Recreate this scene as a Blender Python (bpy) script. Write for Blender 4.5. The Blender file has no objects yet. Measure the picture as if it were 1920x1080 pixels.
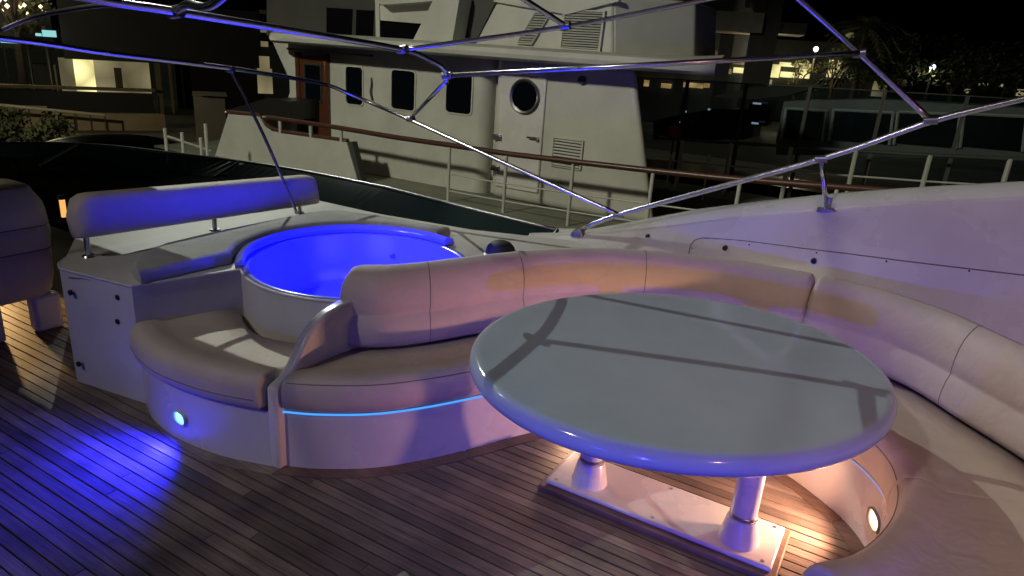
import bpy, bmesh, math, random
from mathutils import Vector, Matrix
random.seed(7)
S = bpy.context.scene
C = S.collection
# ------------------------------------------------------------------ camera
F_PX, PITCH, ROLL, EYE = 1280.0, math.radians(19.0), math.radians(4.0), 1.65
_up = Matrix.Rotation(ROLL, 3, 'Z') @ Vector((0, -math.cos(PITCH), -math.sin(PITCH)))
_d = Vector((-1400 - 960, -80 - 540, F_PX)); _d -= _up * _d.dot(_up); _d.normalize()
AX = -_d; AZ = _up; AY = AZ.cross(AX)
MW = Matrix((AX, AY, AZ))                      # image space -> world
cam = bpy.data.objects.new('camera', bpy.data.cameras.new('camera')); C.objects.link(cam)
r_, u_, b_ = MW @ Vector((1, 0, 0)), MW @ Vector((0, -1, 0)), MW @ Vector((0, 0, -1))
cam.matrix_world = Matrix(((r_.x, u_.x, b_.x, 0), (r_.y, u_.y, b_.y, 0), (r_.z, u_.z, b_.z, EYE), (0, 0, 0, 1)))
cam.data.sensor_width = 36; cam.data.lens = F_PX / 1920 * 36; cam.data.clip_start = 0.05; cam.data.clip_end = 2000
S.camera = cam
# ------------------------------------------------------------------ world, sun, exposure
SUN = Vector((1.2, -0.12, -1.0)).normalized()      # faint moonlight
w = bpy.data.worlds.new('World'); S.world = w; w.use_nodes = True
nt = w.node_tree; nt.nodes.clear()
sky = nt.nodes.new('ShaderNodeTexSky'); sky.sky_type = 'NISHITA'; sky.sun_disc = False
sky.sun_elevation = math.radians(-4); sky.sun_rotation = math.radians(200)
bg = nt.nodes.new('ShaderNodeBackground'); bg.inputs[1].default_value = 0.07
out = nt.nodes.new('ShaderNodeOutputWorld')
nt.links.new(sky.outputs[0], bg.inputs[0]); nt.links.new(bg.outputs[0], out.inputs[0])
sl = bpy.data.lights.new('sun', 'SUN'); sl.energy = 0.05; sl.angle = math.radians(0.9); sl.color = (0.90, 1.0, 0.66)
so = bpy.data.objects.new('sun', sl); C.objects.link(so); so.rotation_euler = SUN.to_track_quat('-Z', 'Y').to_euler(); so.location = (-12, 3, 12)
S.view_settings.view_transform = 'Standard'; S.view_settings.look = 'None'
S.view_settings.exposure = 0.2; S.view_settings.gamma = 1; S.view_settings.use_curve_mapping = False
S.render.engine = 'CYCLES'

# ------------------------------------------------------------------ pixel -> place
O = Vector((0, 0, EYE))
def ray(u, v): return MW @ Vector((u - 960, v - 540, F_PX))
def onz(u, v, z): d = ray(u, v); return O + d * ((z - EYE) / d.z)
def ony(u, v, y): d = ray(u, v); return O + d * (y / d.y)
def onx(u, v, x): d = ray(u, v); return O + d * (x / d.x)
def ond(u, v, dist): d = ray(u, v); return O + d * (dist / math.hypot(d.x, d.y))
V = lambda *a: Vector(a)
def lerp(a, b, t): return a + (b - a) * t
def catmull(pts, n):
    """n points evenly spaced in parameter on a Catmull-Rom curve"""
    P = [Vector(p) for p in pts]; P = [P[0] * 2 - P[1]] + P + [P[-1] * 2 - P[-2]]
    res = []
    m = len(P) - 3
    for i in range(n):
        t = i / (n - 1) * m; k = min(int(t), m - 1); t -= k
        a, b, c, d = P[k:k + 4]
        res.append(0.5 * ((2 * b) + (c - a) * t + (2 * a - 5 * b + 4 * c - d) * t * t + (3 * b - a - 3 * c + d) * t ** 3))
    return res
def even(pts, n):
    L = [0]
    for a, b in zip(pts, pts[1:]): L.append(L[-1] + (b - a).length)
    res = []; k = 0
    for i in range(n):
        s = L[-1] * i / (n - 1)
        while k < len(L) - 2 and L[k + 1] < s: k += 1
        f = (s - L[k]) / max(L[k + 1] - L[k], 1e-9)
        res.append(pts[k].lerp(pts[k + 1], f))
    return res
# ------------------------------------------------------------------ materials
def mat(name, col, rough=0.5, metal=0.0, var=0.12, scale=3.0, bump=0.0, bscale=60.0, emit=None, estr=0, coat=0.0, spec=0.5, stretch=None, rvar=0.0, bump2=0.0, bscale2=14.0):
    m = bpy.data.materials.new(name); m.use_nodes = True
    n = m.node_tree.nodes; l = m.node_tree.links; p = n['Principled BSDF']
    p.inputs['Roughness'].default_value = rough; p.inputs['Metallic'].default_value = metal
    p.inputs['Specular IOR Level'].default_value = spec
    if coat: p.inputs['Coat Weight'].default_value = coat; p.inputs['Coat Roughness'].default_value = 0.08
    g = n.new('ShaderNodeNewGeometry'); mp = n.new('ShaderNodeMapping'); l.new(g.outputs['Position'], mp.inputs[0])
    if stretch: mp.inputs['Scale'].default_value = stretch
    tx = n.new('ShaderNodeTexNoise'); tx.inputs['Scale'].default_value = scale; tx.inputs['Detail'].default_value = 6; tx.inputs['Roughness'].default_value = 0.6
    l.new(mp.outputs[0], tx.inputs[0])
    r = n.new('ShaderNodeMapRange'); r.inputs[1].default_value = 0.3; r.inputs[2].default_value = 0.7; r.inputs[3].default_value = 1 - var; r.inputs[4].default_value = 1 + var * 0.5
    l.new(tx.outputs[0], r.inputs[0])
    mx = n.new('ShaderNodeMix'); mx.data_type = 'RGBA'; mx.blend_type = 'MULTIPLY'; mx.inputs[0].default_value = 1
    mx.inputs[6].default_value = (*col, 1); l.new(r.outputs[0], mx.inputs[7]); l.new(mx.outputs[2], p.inputs['Base Color'])
    if rvar:
        r2 = n.new('ShaderNodeMapRange'); r2.inputs[1].default_value = 0.3; r2.inputs[2].default_value = 0.7
        r2.inputs[3].default_value = max(rough - rvar, 0.02); r2.inputs[4].default_value = rough + rvar
        l.new(tx.outputs[0], r2.inputs[0]); l.new(r2.outputs[0], p.inputs['Roughness'])
    if bump:
        t2 = n.new('ShaderNodeTexNoise'); t2.inputs['Scale'].default_value = bscale; t2.inputs['Detail'].default_value = 4
        l.new(mp.outputs[0], t2.inputs[0]); b = n.new('ShaderNodeBump'); b.inputs['Strength'].default_value = bump; b.inputs['Distance'].default_value = 0.01
        l.new(t2.outputs[0], b.inputs['Height']); l.new(b.outputs[0], p.inputs['Normal'])
        if bump2:
            t3 = n.new('ShaderNodeTexNoise'); t3.inputs['Scale'].default_value = bscale2; t3.inputs['Detail'].default_value = 2; t3.inputs['Distortion'].default_value = 0.8
            l.new(mp.outputs[0], t3.inputs[0]); b3 = n.new('ShaderNodeBump'); b3.inputs['Strength'].default_value = bump2; b3.inputs['Distance'].default_value = 0.03
            l.new(t3.outputs[0], b3.inputs['Height']); l.new(b3.outputs[0], b.inputs['Normal'])
    if emit:
        p.inputs['Emission Color'].default_value = (*emit, 1); p.inputs['Emission Strength'].default_value = estr
    return m
def emission(name, col, s):
    m = bpy.data.materials.new(name); m.use_nodes = True; n = m.node_tree.nodes; n.clear()
    e = n.new('ShaderNodeEmission'); e.inputs[0].default_value = (*col, 1); e.inputs[1].default_value = s
    o = n.new('ShaderNodeOutputMaterial'); m.node_tree.links.new(e.outputs[0], o.inputs[0]); return m
def window_light(name, col, s, scale=1.5):
    """a lit room behind a window: uneven warm light"""
    m = bpy.data.materials.new(name); m.use_nodes = True; n = m.node_tree.nodes; n.clear(); l = m.node_tree.links
    g = n.new('ShaderNodeNewGeometry'); t = n.new('ShaderNodeTexVoronoi'); t.inputs['Scale'].default_value = scale; l.new(g.outputs['Position'], t.inputs[0])
    r = n.new('ShaderNodeMapRange'); r.inputs[1].default_value = 0.0; r.inputs[2].default_value = 0.8; r.inputs[3].default_value = s * 1.25; r.inputs[4].default_value = s * 0.35
    l.new(t.outputs['Distance'], r.inputs[0])
    e = n.new('ShaderNodeEmission'); e.inputs[0].default_value = (*col, 1); l.new(r.outputs[0], e.inputs[1])
    o = n.new('ShaderNodeOutputMaterial'); l.new(e.outputs[0], o.inputs[0]); return m
def glassmat(name, tint, trans, gloss_col=(0.8, 0.9, 0.9), gl=0.35):
    m = bpy.data.materials.new(name); m.use_nodes = True; n = m.node_tree.nodes; n.clear(); l = m.node_tree.links
    t = n.new('ShaderNodeBsdfTransparent'); t.inputs[0].default_value = (*tint, 1)
    d = n.new('ShaderNodeBsdfPrincipled'); d.inputs['Base Color'].default_value = (0.022, 0.038, 0.040, 1); d.inputs['Roughness'].default_value = 0.10; d.inputs['Specular IOR Level'].default_value = gl
    mx = n.new('ShaderNodeMixShader'); mx.inputs[0].default_value = trans
    l.new(d.outputs[0], mx.inputs[1]); l.new(t.outputs[0], mx.inputs[2])
    o = n.new('ShaderNodeOutputMaterial'); l.new(mx.outputs[0], o.inputs[0]); return m
def teakmat(name, base):
    m = bpy.data.materials.new(name); m.use_nodes = True; n = m.node_tree.nodes; l = m.node_tree.links; p = n['Principled BSDF']
    g = n.new('ShaderNodeNewGeometry'); oi = n.new('ShaderNodeObjectInfo')
    ad = n.new('ShaderNodeVectorMath'); ad.operation = 'ADD'; l.new(g.outputs['Position'], ad.inputs[0])
    sc = n.new('ShaderNodeMath'); sc.operation = 'MULTIPLY'; sc.inputs[1].default_value = 37; l.new(oi.outputs['Random'], sc.inputs[0]); l.new(sc.outputs[0], ad.inputs[1])
    mp = n.new('ShaderNodeMapping'); mp.inputs['Scale'].default_value = (3, 70, 3); l.new(ad.outputs[0], mp.inputs[0])
    t = n.new('ShaderNodeTexNoise'); t.inputs['Scale'].default_value = 1.6; t.inputs['Detail'].default_value = 8; t.inputs['Roughness'].default_value = 0.65; l.new(mp.outputs[0], t.inputs[0])
    t2 = n.new('ShaderNodeTexNoise'); t2.inputs['Scale'].default_value = 5; t2.inputs['Detail'].default_value = 5; l.new(g.outputs['Position'], t2.inputs[0])
    cr = n.new('ShaderNodeValToRGB'); e = cr.color_ramp.elements
    e[0].position = 0.3; e[0].color = (base[0] * 0.5, base[1] * 0.47, base[2] * 0.45, 1); e[1].position = 0.72; e[1].color = (base[0] * 1.25, base[1] * 1.25, base[2] * 1.25, 1)
    l.new(t.outputs[0], cr.inputs[0])
    r = n.new('ShaderNodeMapRange'); r.inputs[3].default_value = 0.58; r.inputs[4].default_value = 1.28; l.new(oi.outputs['Random'], r.inputs[0])
    r2 = n.new('ShaderNodeMapRange'); r2.inputs[1].default_value = 0.3; r2.inputs[2].default_value = 0.7; r2.inputs[3].default_value = 0.6; r2.inputs[4].default_value = 1.15; l.new(t2.outputs[0], r2.inputs[0])
    mu = n.new('ShaderNodeMath'); mu.operation = 'MULTIPLY'; l.new(r.outputs[0], mu.inputs[0]); l.new(r2.outputs[0], mu.inputs[1])
    mx = n.new('ShaderNodeMix'); mx.data_type = 'RGBA'; mx.blend_type = 'MULTIPLY'; mx.inputs[0].default_value = 1
    l.new(cr.outputs[0], mx.inputs[6]); l.new(mu.outputs[0], mx.inputs[7]); l.new(mx.outputs[2], p.inputs['Base Color'])
    p.inputs['Roughness'].default_value = 0.55
    b = n.new('ShaderNodeBump'); b.inputs['Strength'].default_value = 0.35; b.inputs['Distance'].default_value = 0.002; l.new(t.outputs[0], b.inputs['Height']); l.new(b.outputs[0], p.inputs['Normal'])
    return m
M = dict(
    gel=mat('white_gelcoat', (0.66, 0.64, 0.62), 0.28, var=0.10, scale=2.2, coat=0.3, rvar=0.08),
    gelm=mat('matt_gelcoat', (0.62, 0.61, 0.57), 0.5, var=0.14, scale=3.0, bump=0.05, bscale=220),
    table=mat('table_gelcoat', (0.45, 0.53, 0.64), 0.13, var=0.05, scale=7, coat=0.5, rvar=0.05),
    cush=mat('cream_upholstery', (0.58, 0.50, 0.42), 0.55, var=0.10, scale=5, bump=0.22, bscale=380, bump2=0.20, bscale2=10),
    pad=mat('grey_sunpad_fabric', (0.42, 0.42, 0.38), 0.75, var=0.18, scale=4, bump=0.4, bscale=120, bump2=0.35, bscale2=9),
    seam=mat('seam_thread', (0.19, 0.16, 0.145), 0.8),
    teak=teakmat('weathered_teak', (0.265, 0.215, 0.18)),
    teakm=teakmat('margin_teak', (0.17, 0.11, 0.085)),
    caulk=mat('black_caulking', (0.012, 0.011, 0.011), 0.6),
    steel=mat('polished_steel', (0.66, 0.66, 0.68), 0.27, 1.0, var=0.06, scale=9),
    steeld=mat('dull_steel', (0.35, 0.35, 0.36), 0.35, 1.0),
    black=mat('black_plastic', (0.015, 0.015, 0.016), 0.4),
    rubber=mat('black_rubber', (0.02, 0.02, 0.022), 0.65),
    dash=mat('dark_dashboard', (0.010, 0.012, 0.013), 0.9, spec=0.05),
    tub=mat('tub_glow_acrylic', (0.22, 0.25, 0.70), 0.2, var=0.04),  # white tub; the lamp's blue glow is put into its colour
    screen=glassmat('smoked_windscreen', (0.22, 0.32, 0.33), 0.30),
    pane=mat('dark_window_glass', (0.003, 0.004, 0.007), 0.04, spec=0.5, var=0.05),
    clear=glassmat('clear_glass', (0.72, 0.78, 0.8), 0.9),
    nwhite=mat('ship_white_paint', (0.52, 0.52, 0.46), 0.45, var=0.16, scale=1.4, bump=0.06, bscale=8),
    ndeck=mat('ship_deck_paint', (0.22, 0.23, 0.18), 0.7, var=0.25, scale=2.5),
    nwood=mat('varnished_mahogany', (0.10, 0.034, 0.016), 0.25, var=0.4, scale=6, stretch=(6, 6, 0.6), coat=0.5),
    nrail=mat('brown_handrail', (0.085, 0.036, 0.026), 0.35, var=0.3, scale=5, stretch=(0.6, 6, 6)),
    nhull=mat('navy_hull', (0.008, 0.009, 0.02), 0.3),
    ndark=mat('dark_superstructure', (0.055, 0.055, 0.05), 0.6, var=0.25, scale=1.5),
    conc=mat('quay_concrete', (0.17, 0.165, 0.15), 0.85, var=0.3, scale=0.6, bump=0.2, bscale=9),
    charcoal=mat('charcoal_cladding', (0.035, 0.042, 0.050), 0.6, var=0.2, scale=0.8),
    beige=mat('beige_render', (0.36, 0.30, 0.20), 0.8, var=0.2, scale=0.9),
    bark=mat('tree_bark', (0.07, 0.055, 0.04), 0.9, var=0.3, scale=4),
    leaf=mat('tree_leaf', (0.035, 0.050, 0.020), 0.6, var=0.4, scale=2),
    leafl=mat('lamplit_leaf_tint', (0.10, 0.11, 0.035), 0.6, var=0.4, scale=2),  # lighter copy of the leaf, with lamplight put into the colour
    red=mat('red_paint', (0.35, 0.03, 0.06), 0.5),
    blue_lens=emission('blue_lamp_lens', (0.10, 0.45, 1.0), 5.0),
    tub_lens=emission('tub_lamp_lens', (0.02, 0.03, 1.0), 6.0),
    strip=emission('led_strip', (0.07, 0.33, 1.0), 1.1),
    warm_lens=emission('warm_lamp_lens', (1.0, 0.66, 0.30), 5.0),
    warm_win=window_light('warm_room', (1.0, 0.88, 0.38), 1.2, 0.9),
    dim_win=window_light('dim_warm_room', (1.0, 0.84, 0.45), 0.22, 0.6),
    or_win=window_light('amber_room', (1.0, 0.60, 0.22), 0.8, 1.4),
    wht_l=emission('white_lamp', (0.85, 0.95, 1.0), 4.0),
    warm_l=emission('warm_lamp', (1.0, 0.8, 0.5), 3.0),
    teal_l=emission('teal_sign_light', (0.35, 0.85, 0.85), 0.7),
)
# ------------------------------------------------------------------ mesh building
from mathutils.bvhtree import BVHTree
def surf(mb, u, v):
    """where the line of sight through a pixel meets a mesh, and the normal there (towards the viewer)"""
    d = ray(u, v).normalized(); loc, n, i, t = BVHTree.FromPolygons([tuple(p) for p in mb.v], mb.f).ray_cast(O, d)
    return loc, (n if n.dot(d) < 0 else -n)
class MB:
    def __init__(s): s.v = []; s.f = []
    def add(s, vs, fs):
        o = len(s.v); s.v += [Vector(p) for p in vs]; s.f += [tuple(i + o for i in f) for f in fs]; return s
    def box(s, a, b):
        x0, y0, z0 = a; x1, y1, z1 = b
        return s.add([(x0, y0, z0), (x1, y0, z0), (x1, y1, z0), (x0, y1, z0), (x0, y0, z1), (x1, y0, z1), (x1, y1, z1), (x0, y1, z1)],
                     [(3, 2, 1, 0), (4, 5, 6, 7), (0, 1, 5, 4), (1, 2, 6, 5), (2, 3, 7, 6), (3, 0, 4, 7)])
    def obox(s, c, ax, ay, az):
        """box round centre c with half-axis vectors"""
        p = [c + ax * i + ay * j + az * k for k in (-1, 1) for j in (-1, 1) for i in (-1, 1)]
        return s.add(p, [(2, 3, 1, 0), (4, 5, 7, 6), (0, 1, 5, 4), (1, 3, 7, 5), (3, 2, 6, 7), (2, 0, 4, 6)])
    def loft(s, rings, closed=True, caps=True):
        n = len(rings[0]); vs = [p for r in rings for p in r]; fs = []
        for i in range(len(rings) - 1):
            for j in range(n if closed else n - 1):
                k = (j + 1) % n
                fs.append((i * n + j, i * n + k, (i + 1) * n + k, (i + 1) * n + j))
        if caps and closed:
            fs.append(tuple(range(n - 1, -1, -1))); fs.append(tuple((len(rings) - 1) * n + j for j in range(n)))
        return s.add(vs, fs)
    def tube(s, pts, r, n=12):
        pts = [Vector(p) for p in pts]; rings = []; up = None
        for i, p in enumerate(pts):
            t = (pts[min(i + 1, len(pts) - 1)] - pts[max(i - 1, 0)]).normalized()
            if up is None: up = V(0, 0, 1) if abs(t.z) < 0.9 else V(1, 0, 0)
            a = t.cross(up).normalized(); b = a.cross(t).normalized(); up = b
            rr = r[i] if isinstance(r, (list, tuple)) else r
            rings.append([p + (a * math.cos(q) + b * math.sin(q)) * rr for q in [2 * math.pi * k / n for k in range(n)]])
        return s.loft(rings)
    def lathe(s, c, prof, n=32, a0=0, a1=2 * math.pi):
        full = abs(a1 - a0 - 2 * math.pi) < 1e-6; m = n if full else n + 1
        rings = [[Vector(c) + V(math.cos(a0 + (a1 - a0) * i / n) * r, math.sin(a0 + (a1 - a0) * i / n) * r, z) for r, z in prof] for i in range(m)]
        if full: rings.append(rings[0])
        return s.loft(rings, closed=False, caps=False)
    def prism(s, poly, z0, z1):
        n = len(poly); vs = [(p[0], p[1], z0) for p in poly] + [(p[0], p[1], z1) for p in poly]
        fs = [(i, (i + 1) % n, n + (i + 1) % n, n + i) for i in range(n)] + [tuple(range(n - 1, -1, -1)), tuple(range(n, 2 * n))]
        return s.add(vs, fs)
def setp(o, label=None, cat=None, group=None, kind=None):
    if label: o['label'] = label
    if cat: o['category'] = cat
    if group: o['group'] = group
    if kind: o['kind'] = kind
    return o
def obj(name, mb, m, parent=None, smooth=False, bevel=0, seg=2, subsurf=0, normals=True):
    me = bpy.data.meshes.new(name)
    vs = mb.v
    lo = V(*[min(p[i] for p in vs) for i in range(3)]); hi = V(*[max(p[i] for p in vs) for i in range(3)])
    c = V((lo.x + hi.x) / 2, (lo.y + hi.y) / 2, lo.z)
    me.from_pydata([p - c for p in vs], [], mb.f)
    if normals:
        bm = bmesh.new(); bm.from_mesh(me); bmesh.ops.remove_doubles(bm, verts=bm.verts, dist=1e-5)
        bmesh.ops.recalc_face_normals(bm, faces=bm.faces); bm.to_mesh(me); bm.free()
    me.materials.append(M[m] if isinstance(m, str) else m)
    if smooth:
        for p in me.polygons: p.use_smooth = True
        if smooth != 'all':
            try: me.set_sharp_from_angle(angle=math.radians(38))
            except Exception: pass
    o = bpy.data.objects.new(name, me); C.objects.link(o); o.location = c
    if parent is not None:
        o.parent = parent; o.location = c - wloc(parent)
    if bevel:
        b = o.modifiers.new('bevel', 'BEVEL'); b.width = bevel; b.segments = seg; b.limit_method = 'ANGLE'; b.harden_normals = False
        for p in me.polygons: p.use_smooth = True
        try: me.set_sharp_from_angle(angle=math.radians(38))
        except Exception: pass
    if subsurf:
        q = o.modifiers.new('sub', 'SUBSURF'); q.levels = subsurf; q.render_levels = subsurf
    return o
def wloc(o):
    l = o.location.copy()
    while o.parent: o = o.parent; l += o.location
    return l
def thing(name, loc, label, cat, group=None):
    o = bpy.data.objects.new(name, None); C.objects.link(o); o.location = loc; o.empty_display_size = 0.1
    return setp(o, label, cat, group)
def lamp(name, kind, loc, energy, col, parent=None, direction=None, size=0.05, cone=120, blend=0.8):
    L = bpy.data.lights.new(name, kind); L.energy = energy; L.color = col
    if kind != 'AREA': L.shadow_soft_size = size
    if kind == 'SPOT': L.spot_size = math.radians(cone); L.spot_blend = blend
    o = bpy.data.objects.new(name, L); C.objects.link(o); o.location = loc
    if direction is not None: o.rotation_euler = Vector(direction).to_track_quat('-Z', 'Y').to_euler()
    if parent is not None: o.parent = parent; o.location = Vector(loc) - wloc(parent)
    return o
# ================================================================== SETTING: deck, water, quay
deck = setp(obj('deck', MB().box((-7.2, -1.9, -0.10), (1.6, 3.5, -0.006)), 'caulk'), kind='structure')
pm = MB().box((-0.5, -0.0207, -0.02), (0.5, 0.0207, 0.0))
plank0 = obj('plank', pm, 'teak', deck); bpy.data.objects.remove(plank0)
pmesh = bpy.data.meshes['plank']
PITCHW = 0.048
for i in range(-30, 52):
    y = 0.52 + i * PITCHW
    x = (-5.4 if y < 2.1 else -1.75) - random.random() * 0.4
    while x < 0.9:
        L = random.uniform(2.6, 4.4)
        if 0.9 - x - L < 0.5: L = 0.95 - x
        p = bpy.data.objects.new('plank', pmesh); C.objects.link(p); p.parent = deck
        p.location = V(x + L / 2, y, random.uniform(-0.0218, -0.0198)) - deck.location; p.scale = (L - 0.003, random.uniform(0.985, 1.01), 1)
        x += L
water = setp(obj('water', MB().box((-140, 4.6, -3.4), (140, 19, -3.3)), mat('harbour_water', (0.004, 0.006, 0.010), 0.08, bump=0.5, bscale=1.5)), kind='structure')
quay = setp(obj('quay', MB().box((-260, 19.2, -4.0), (260, 420, -2.1)), 'conc'), kind='structure')

# ================================================================== SETTEE
PAIRS = [((-1.93, 1.63), (-1.955, 1.98)), ((-1.80, 1.70), (-1.90, 2.01)), ((-1.63, 1.835), (-1.80, 2.09)), ((-1.495, 2.012), (-1.70, 2.23)),
         ((-1.37, 2.23), (-1.61, 2.40)), ((-1.26, 2.44), (-1.50, 2.62)), ((-1.12, 2.64), (-1.36, 2.86)), ((-0.93, 2.80), (-1.14, 3.08)),
         ((-0.70, 2.90), (-0.82, 3.25)), ((-0.45, 2.92), (-0.47, 3.33)), ((-0.22, 2.86), (-0.10, 3.31)), ((-0.025, 2.73), (0.17, 3.19)),
         ((0.086, 2.625), (0.373, 2.974)), ((0.16, 2.50), (0.566, 2.76)), ((0.195, 2.36), (0.70, 2.52)), ((0.20, 2.20), (0.76, 2.25)),
         ((0.17, 2.03), (0.74, 1.95)), ((0.10, 1.86), (0.62, 1.68)), ((0.0, 1.74), (0.42, 1.47))]
NP = len(PAIRS) - 1
def curve_at(pts, t):
    P = [Vector(p) for p in pts]; P = [P[0] * 2 - P[1]] + P + [P[-1] * 2 - P[-2]]
    k = max(0, min(int(t), len(pts) - 2)); t -= k
    a, b, c, d = P[k:k + 4]
    return 0.5 * ((2 * b) + (c - a) * t + (2 * a - 5 * b + 4 * c - d) * t * t + (3 * b - a - 3 * c + d) * t ** 3)
def stations(pairs, t0, t1, n):
    A = [p[0] for p in pairs]; B = [p[1] for p in pairs]
    return [(curve_at(A, lerp(t0, t1, i / (n - 1))), curve_at(B, lerp(t0, t1, i / (n - 1)))) for i in range(n)]
def v3(p, z): return V(p.x, p.y, z)
def swept(st, prof, inset=0.012):
    """loft a cushion section along paired curves, with softly rounded ends"""
    rings = []
    n = len(st)
    for i, (a, b) in enumerate(st):
        rings.append(prof(a, b))
    def shrink(r, q, nxt):
        c = sum(r, V(0, 0, 0)) / len(r); t = (c - sum(nxt, V(0, 0, 0)) / len(nxt)); t.z = 0; t.normalize()
        return [c + (p - c) * (1 - q) + t * 0 for p in r], t
    def ends(r, nxt):
        c = sum(r, V(0, 0, 0)) / len(r); t = c - sum(nxt, V(0, 0, 0)) / len(nxt); t.z = 0; t.normalize()
        res = []
        for k in (1, 2, 3, 4):
            ang = k / 4 * math.pi / 2
            q = inset * 2.2 * (1 - math.cos(ang)); f = inset * 1.6 * math.sin(ang)
            ring = []
            for p in r:
                dv = p - c; L = dv.length
                ring.append(c + dv * max((L - q) / L, 0.05) + t * f)
            res.append(ring)
        return res
    pre = ends(rings[0], rings[1])[::-1]; post = ends(rings[-1], rings[-2])
    return MB().loft(pre + rings + post)
def seat_prof(roll=0.012, ov=0.022, z0=0.268, zt=0.40):
    def f(a, b):
        d = (b - a); W = d.length; d = d / W; a = a - d * ov; W += ov
        pr = [(0.012, z0), (0.0, z0 + 0.014), (-0.006, z0 + 0.045), (-0.003, zt - 0.04), (0.008, zt - 0.012), (0.03, zt + roll * 0.7), (0.065, zt + roll), (0.105, zt + roll * 0.7),
              (0.135, zt - roll * 0.3), (0.165, zt - roll * 0.6), (W * 0.6 + 0.05, zt - 0.006), (W + 0.03, zt - 0.012), (W + 0.03, z0)]
        return [v3(a + d * s, z) for s, z in pr]
    return f
def back_prof(th=0.165, zt=0.742):
    def f(a, b):
        d = (b - a).normalized()
        pr = [(0.03, 0.396), (0.004, 0.405), (-0.006, 0.43), (-0.004, 0.47), (0.008, 0.515), (0.022, 0.538), (0.026, 0.546), (0.022, 0.556), (0.022, 0.60), (0.032, 0.65), (0.052, 0.692),
              (0.082, zt - 0.022), (0.118, zt - 0.003), (0.15, zt - 0.006), (th - 0.01, zt - 0.035), (th + 0.005, zt - 0.09), (th + 0.01, 0.56), (th, 0.44), (th - 0.02, 0.396)]
        return [v3(b + d * s, z) for s, z in pr]
    return f
settee = thing('curved_settee', (-0.6, 2.6, 0), 'curved cream upholstered settee on white base wrapping round the oval table', 'settee')
st = stations(PAIRS, 0, NP, 130)
base_mb = MB().loft([[v3(a, 0.0), v3(a, 0.255), v3(b, 0.262), v3(b, 0.0)] for a, b in st])
base = obj('settee_base', base_mb, 'gel', settee, smooth=True)
SM = [((-2.816, 1.605), (-2.70, 1.98)), ((-2.67, 1.545), (-2.60, 1.95)), ((-2.49, 1.51), (-2.47, 1.88)), ((-2.33, 1.512), (-2.33, 1.84)), ((-2.15, 1.54), (-2.18, 1.87)), ((-1.93, 1.612), (-1.98, 1.95))]
ss = stations(SM, 0, 5, 40)
obj('corner_seat_base', MB().loft([[v3(a, 0.0), v3(a - (b - a).normalized() * 0.0, 0.255), v3(b, 0.258), v3(b, 0.0)] for a, b in ss]), 'gel', settee, smooth=True)
# bullnose trim shadow gap below the cushions
for t0, t1, r0, m_ in ((0.05, 8.9, 0.0042, 'strip'), (9.0, 14.4, 0.0030, emission('pale_led_strip', (0.45, 0.50, 1.0), 0.55))):
    obj('led_strip', MB().tube([v3(a - (b - a).normalized() * 0.004, 0.2545) for a, b in stations(PAIRS, t0, t1, 70)], r0, 8), m_, settee, smooth='all')
def seam_line(parent, pts, r=0.0018): return obj('seam', MB().tube(pts, r, 6), 'seam', parent, smooth='all')
for t0, t1 in ((0.22, 7.97), (8.03, 13.95), (14.05, 17.9)):
    cu = obj('seat_cushion', swept(stations(PAIRS, t0, t1, int((t1 - t0) * 8)), seat_prof(0.010 if t0 < 5 else 0.020)), 'cush', settee, smooth='all')
    f = seat_prof(0.010 if t0 < 5 else 0.020)
    seam_line(cu, [f(a, b)[4] + V(0, 0, 0.0) for a, b in stations(PAIRS, t0 + 0.05, t1 - 0.05, 60)])
cu = obj('seat_cushion', swept(stations([((a[0], a[1]), b) for a, b in SM], 0.12, 4.72, 36), seat_prof(0.013, 0.03)), 'cush', settee, smooth='all')
f = seat_prof(0.013, 0.03); seam_line(cu, [f(a, b)[2] for a, b in stations(SM, 0.2, 4.7, 40)])
for t0, t1, seams in ((0.12, 9.37, (3.2, 5.35, 7.4)), (9.53, 17.8, (11.6, 14.2, 16.5))):
    bk = obj('back_cushion', swept(stations(PAIRS, t0, t1, int((t1 - t0) * 9)), back_prof(), 0.02), 'cush', settee, smooth='all')
    f = back_prof()
    for t in seams:
        a, b = stations(PAIRS, t, t + 0.1, 2)[0]
        seam_line(bk, [p for p in f(a, b)[1:15]])
# white moulded arm between the corner seat and the settee
prof = catmull([(1.590, 0.255), (1.592, 0.36), (1.655, 0.372), (1.70, 0.40), (1.76, 0.455), (1.81, 0.52), (1.875, 0.575), (1.96, 0.605), (2.06, 0.615)], 28)[3:] if False else None
outl = [(1.597, 0.0), (1.597, 0.355), (1.603, 0.368), (1.62, 0.374), (1.655, 0.386), (1.695, 0.42), (1.735, 0.475), (1.775, 0.53), (1.825, 0.572), (1.89, 0.598), (1.97, 0.610), (2.05, 0.612), (2.05, 0.0)]
arm = MB(); X0, X1 = -1.972, -1.918
arm.add([(X0, y, z) for y, z in outl] + [(X1, y, z) for y, z in outl],
        [tuple(range(len(outl))), tuple(range(2 * len(outl) - 1, len(outl) - 1, -1))] + [(i, (i + 1) % len(outl), len(outl) + (i + 1) % len(outl), len(outl) + i) for i in range(len(outl))])
obj('armrest', arm, 'gel', settee, bevel=0.014, seg=3)

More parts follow.
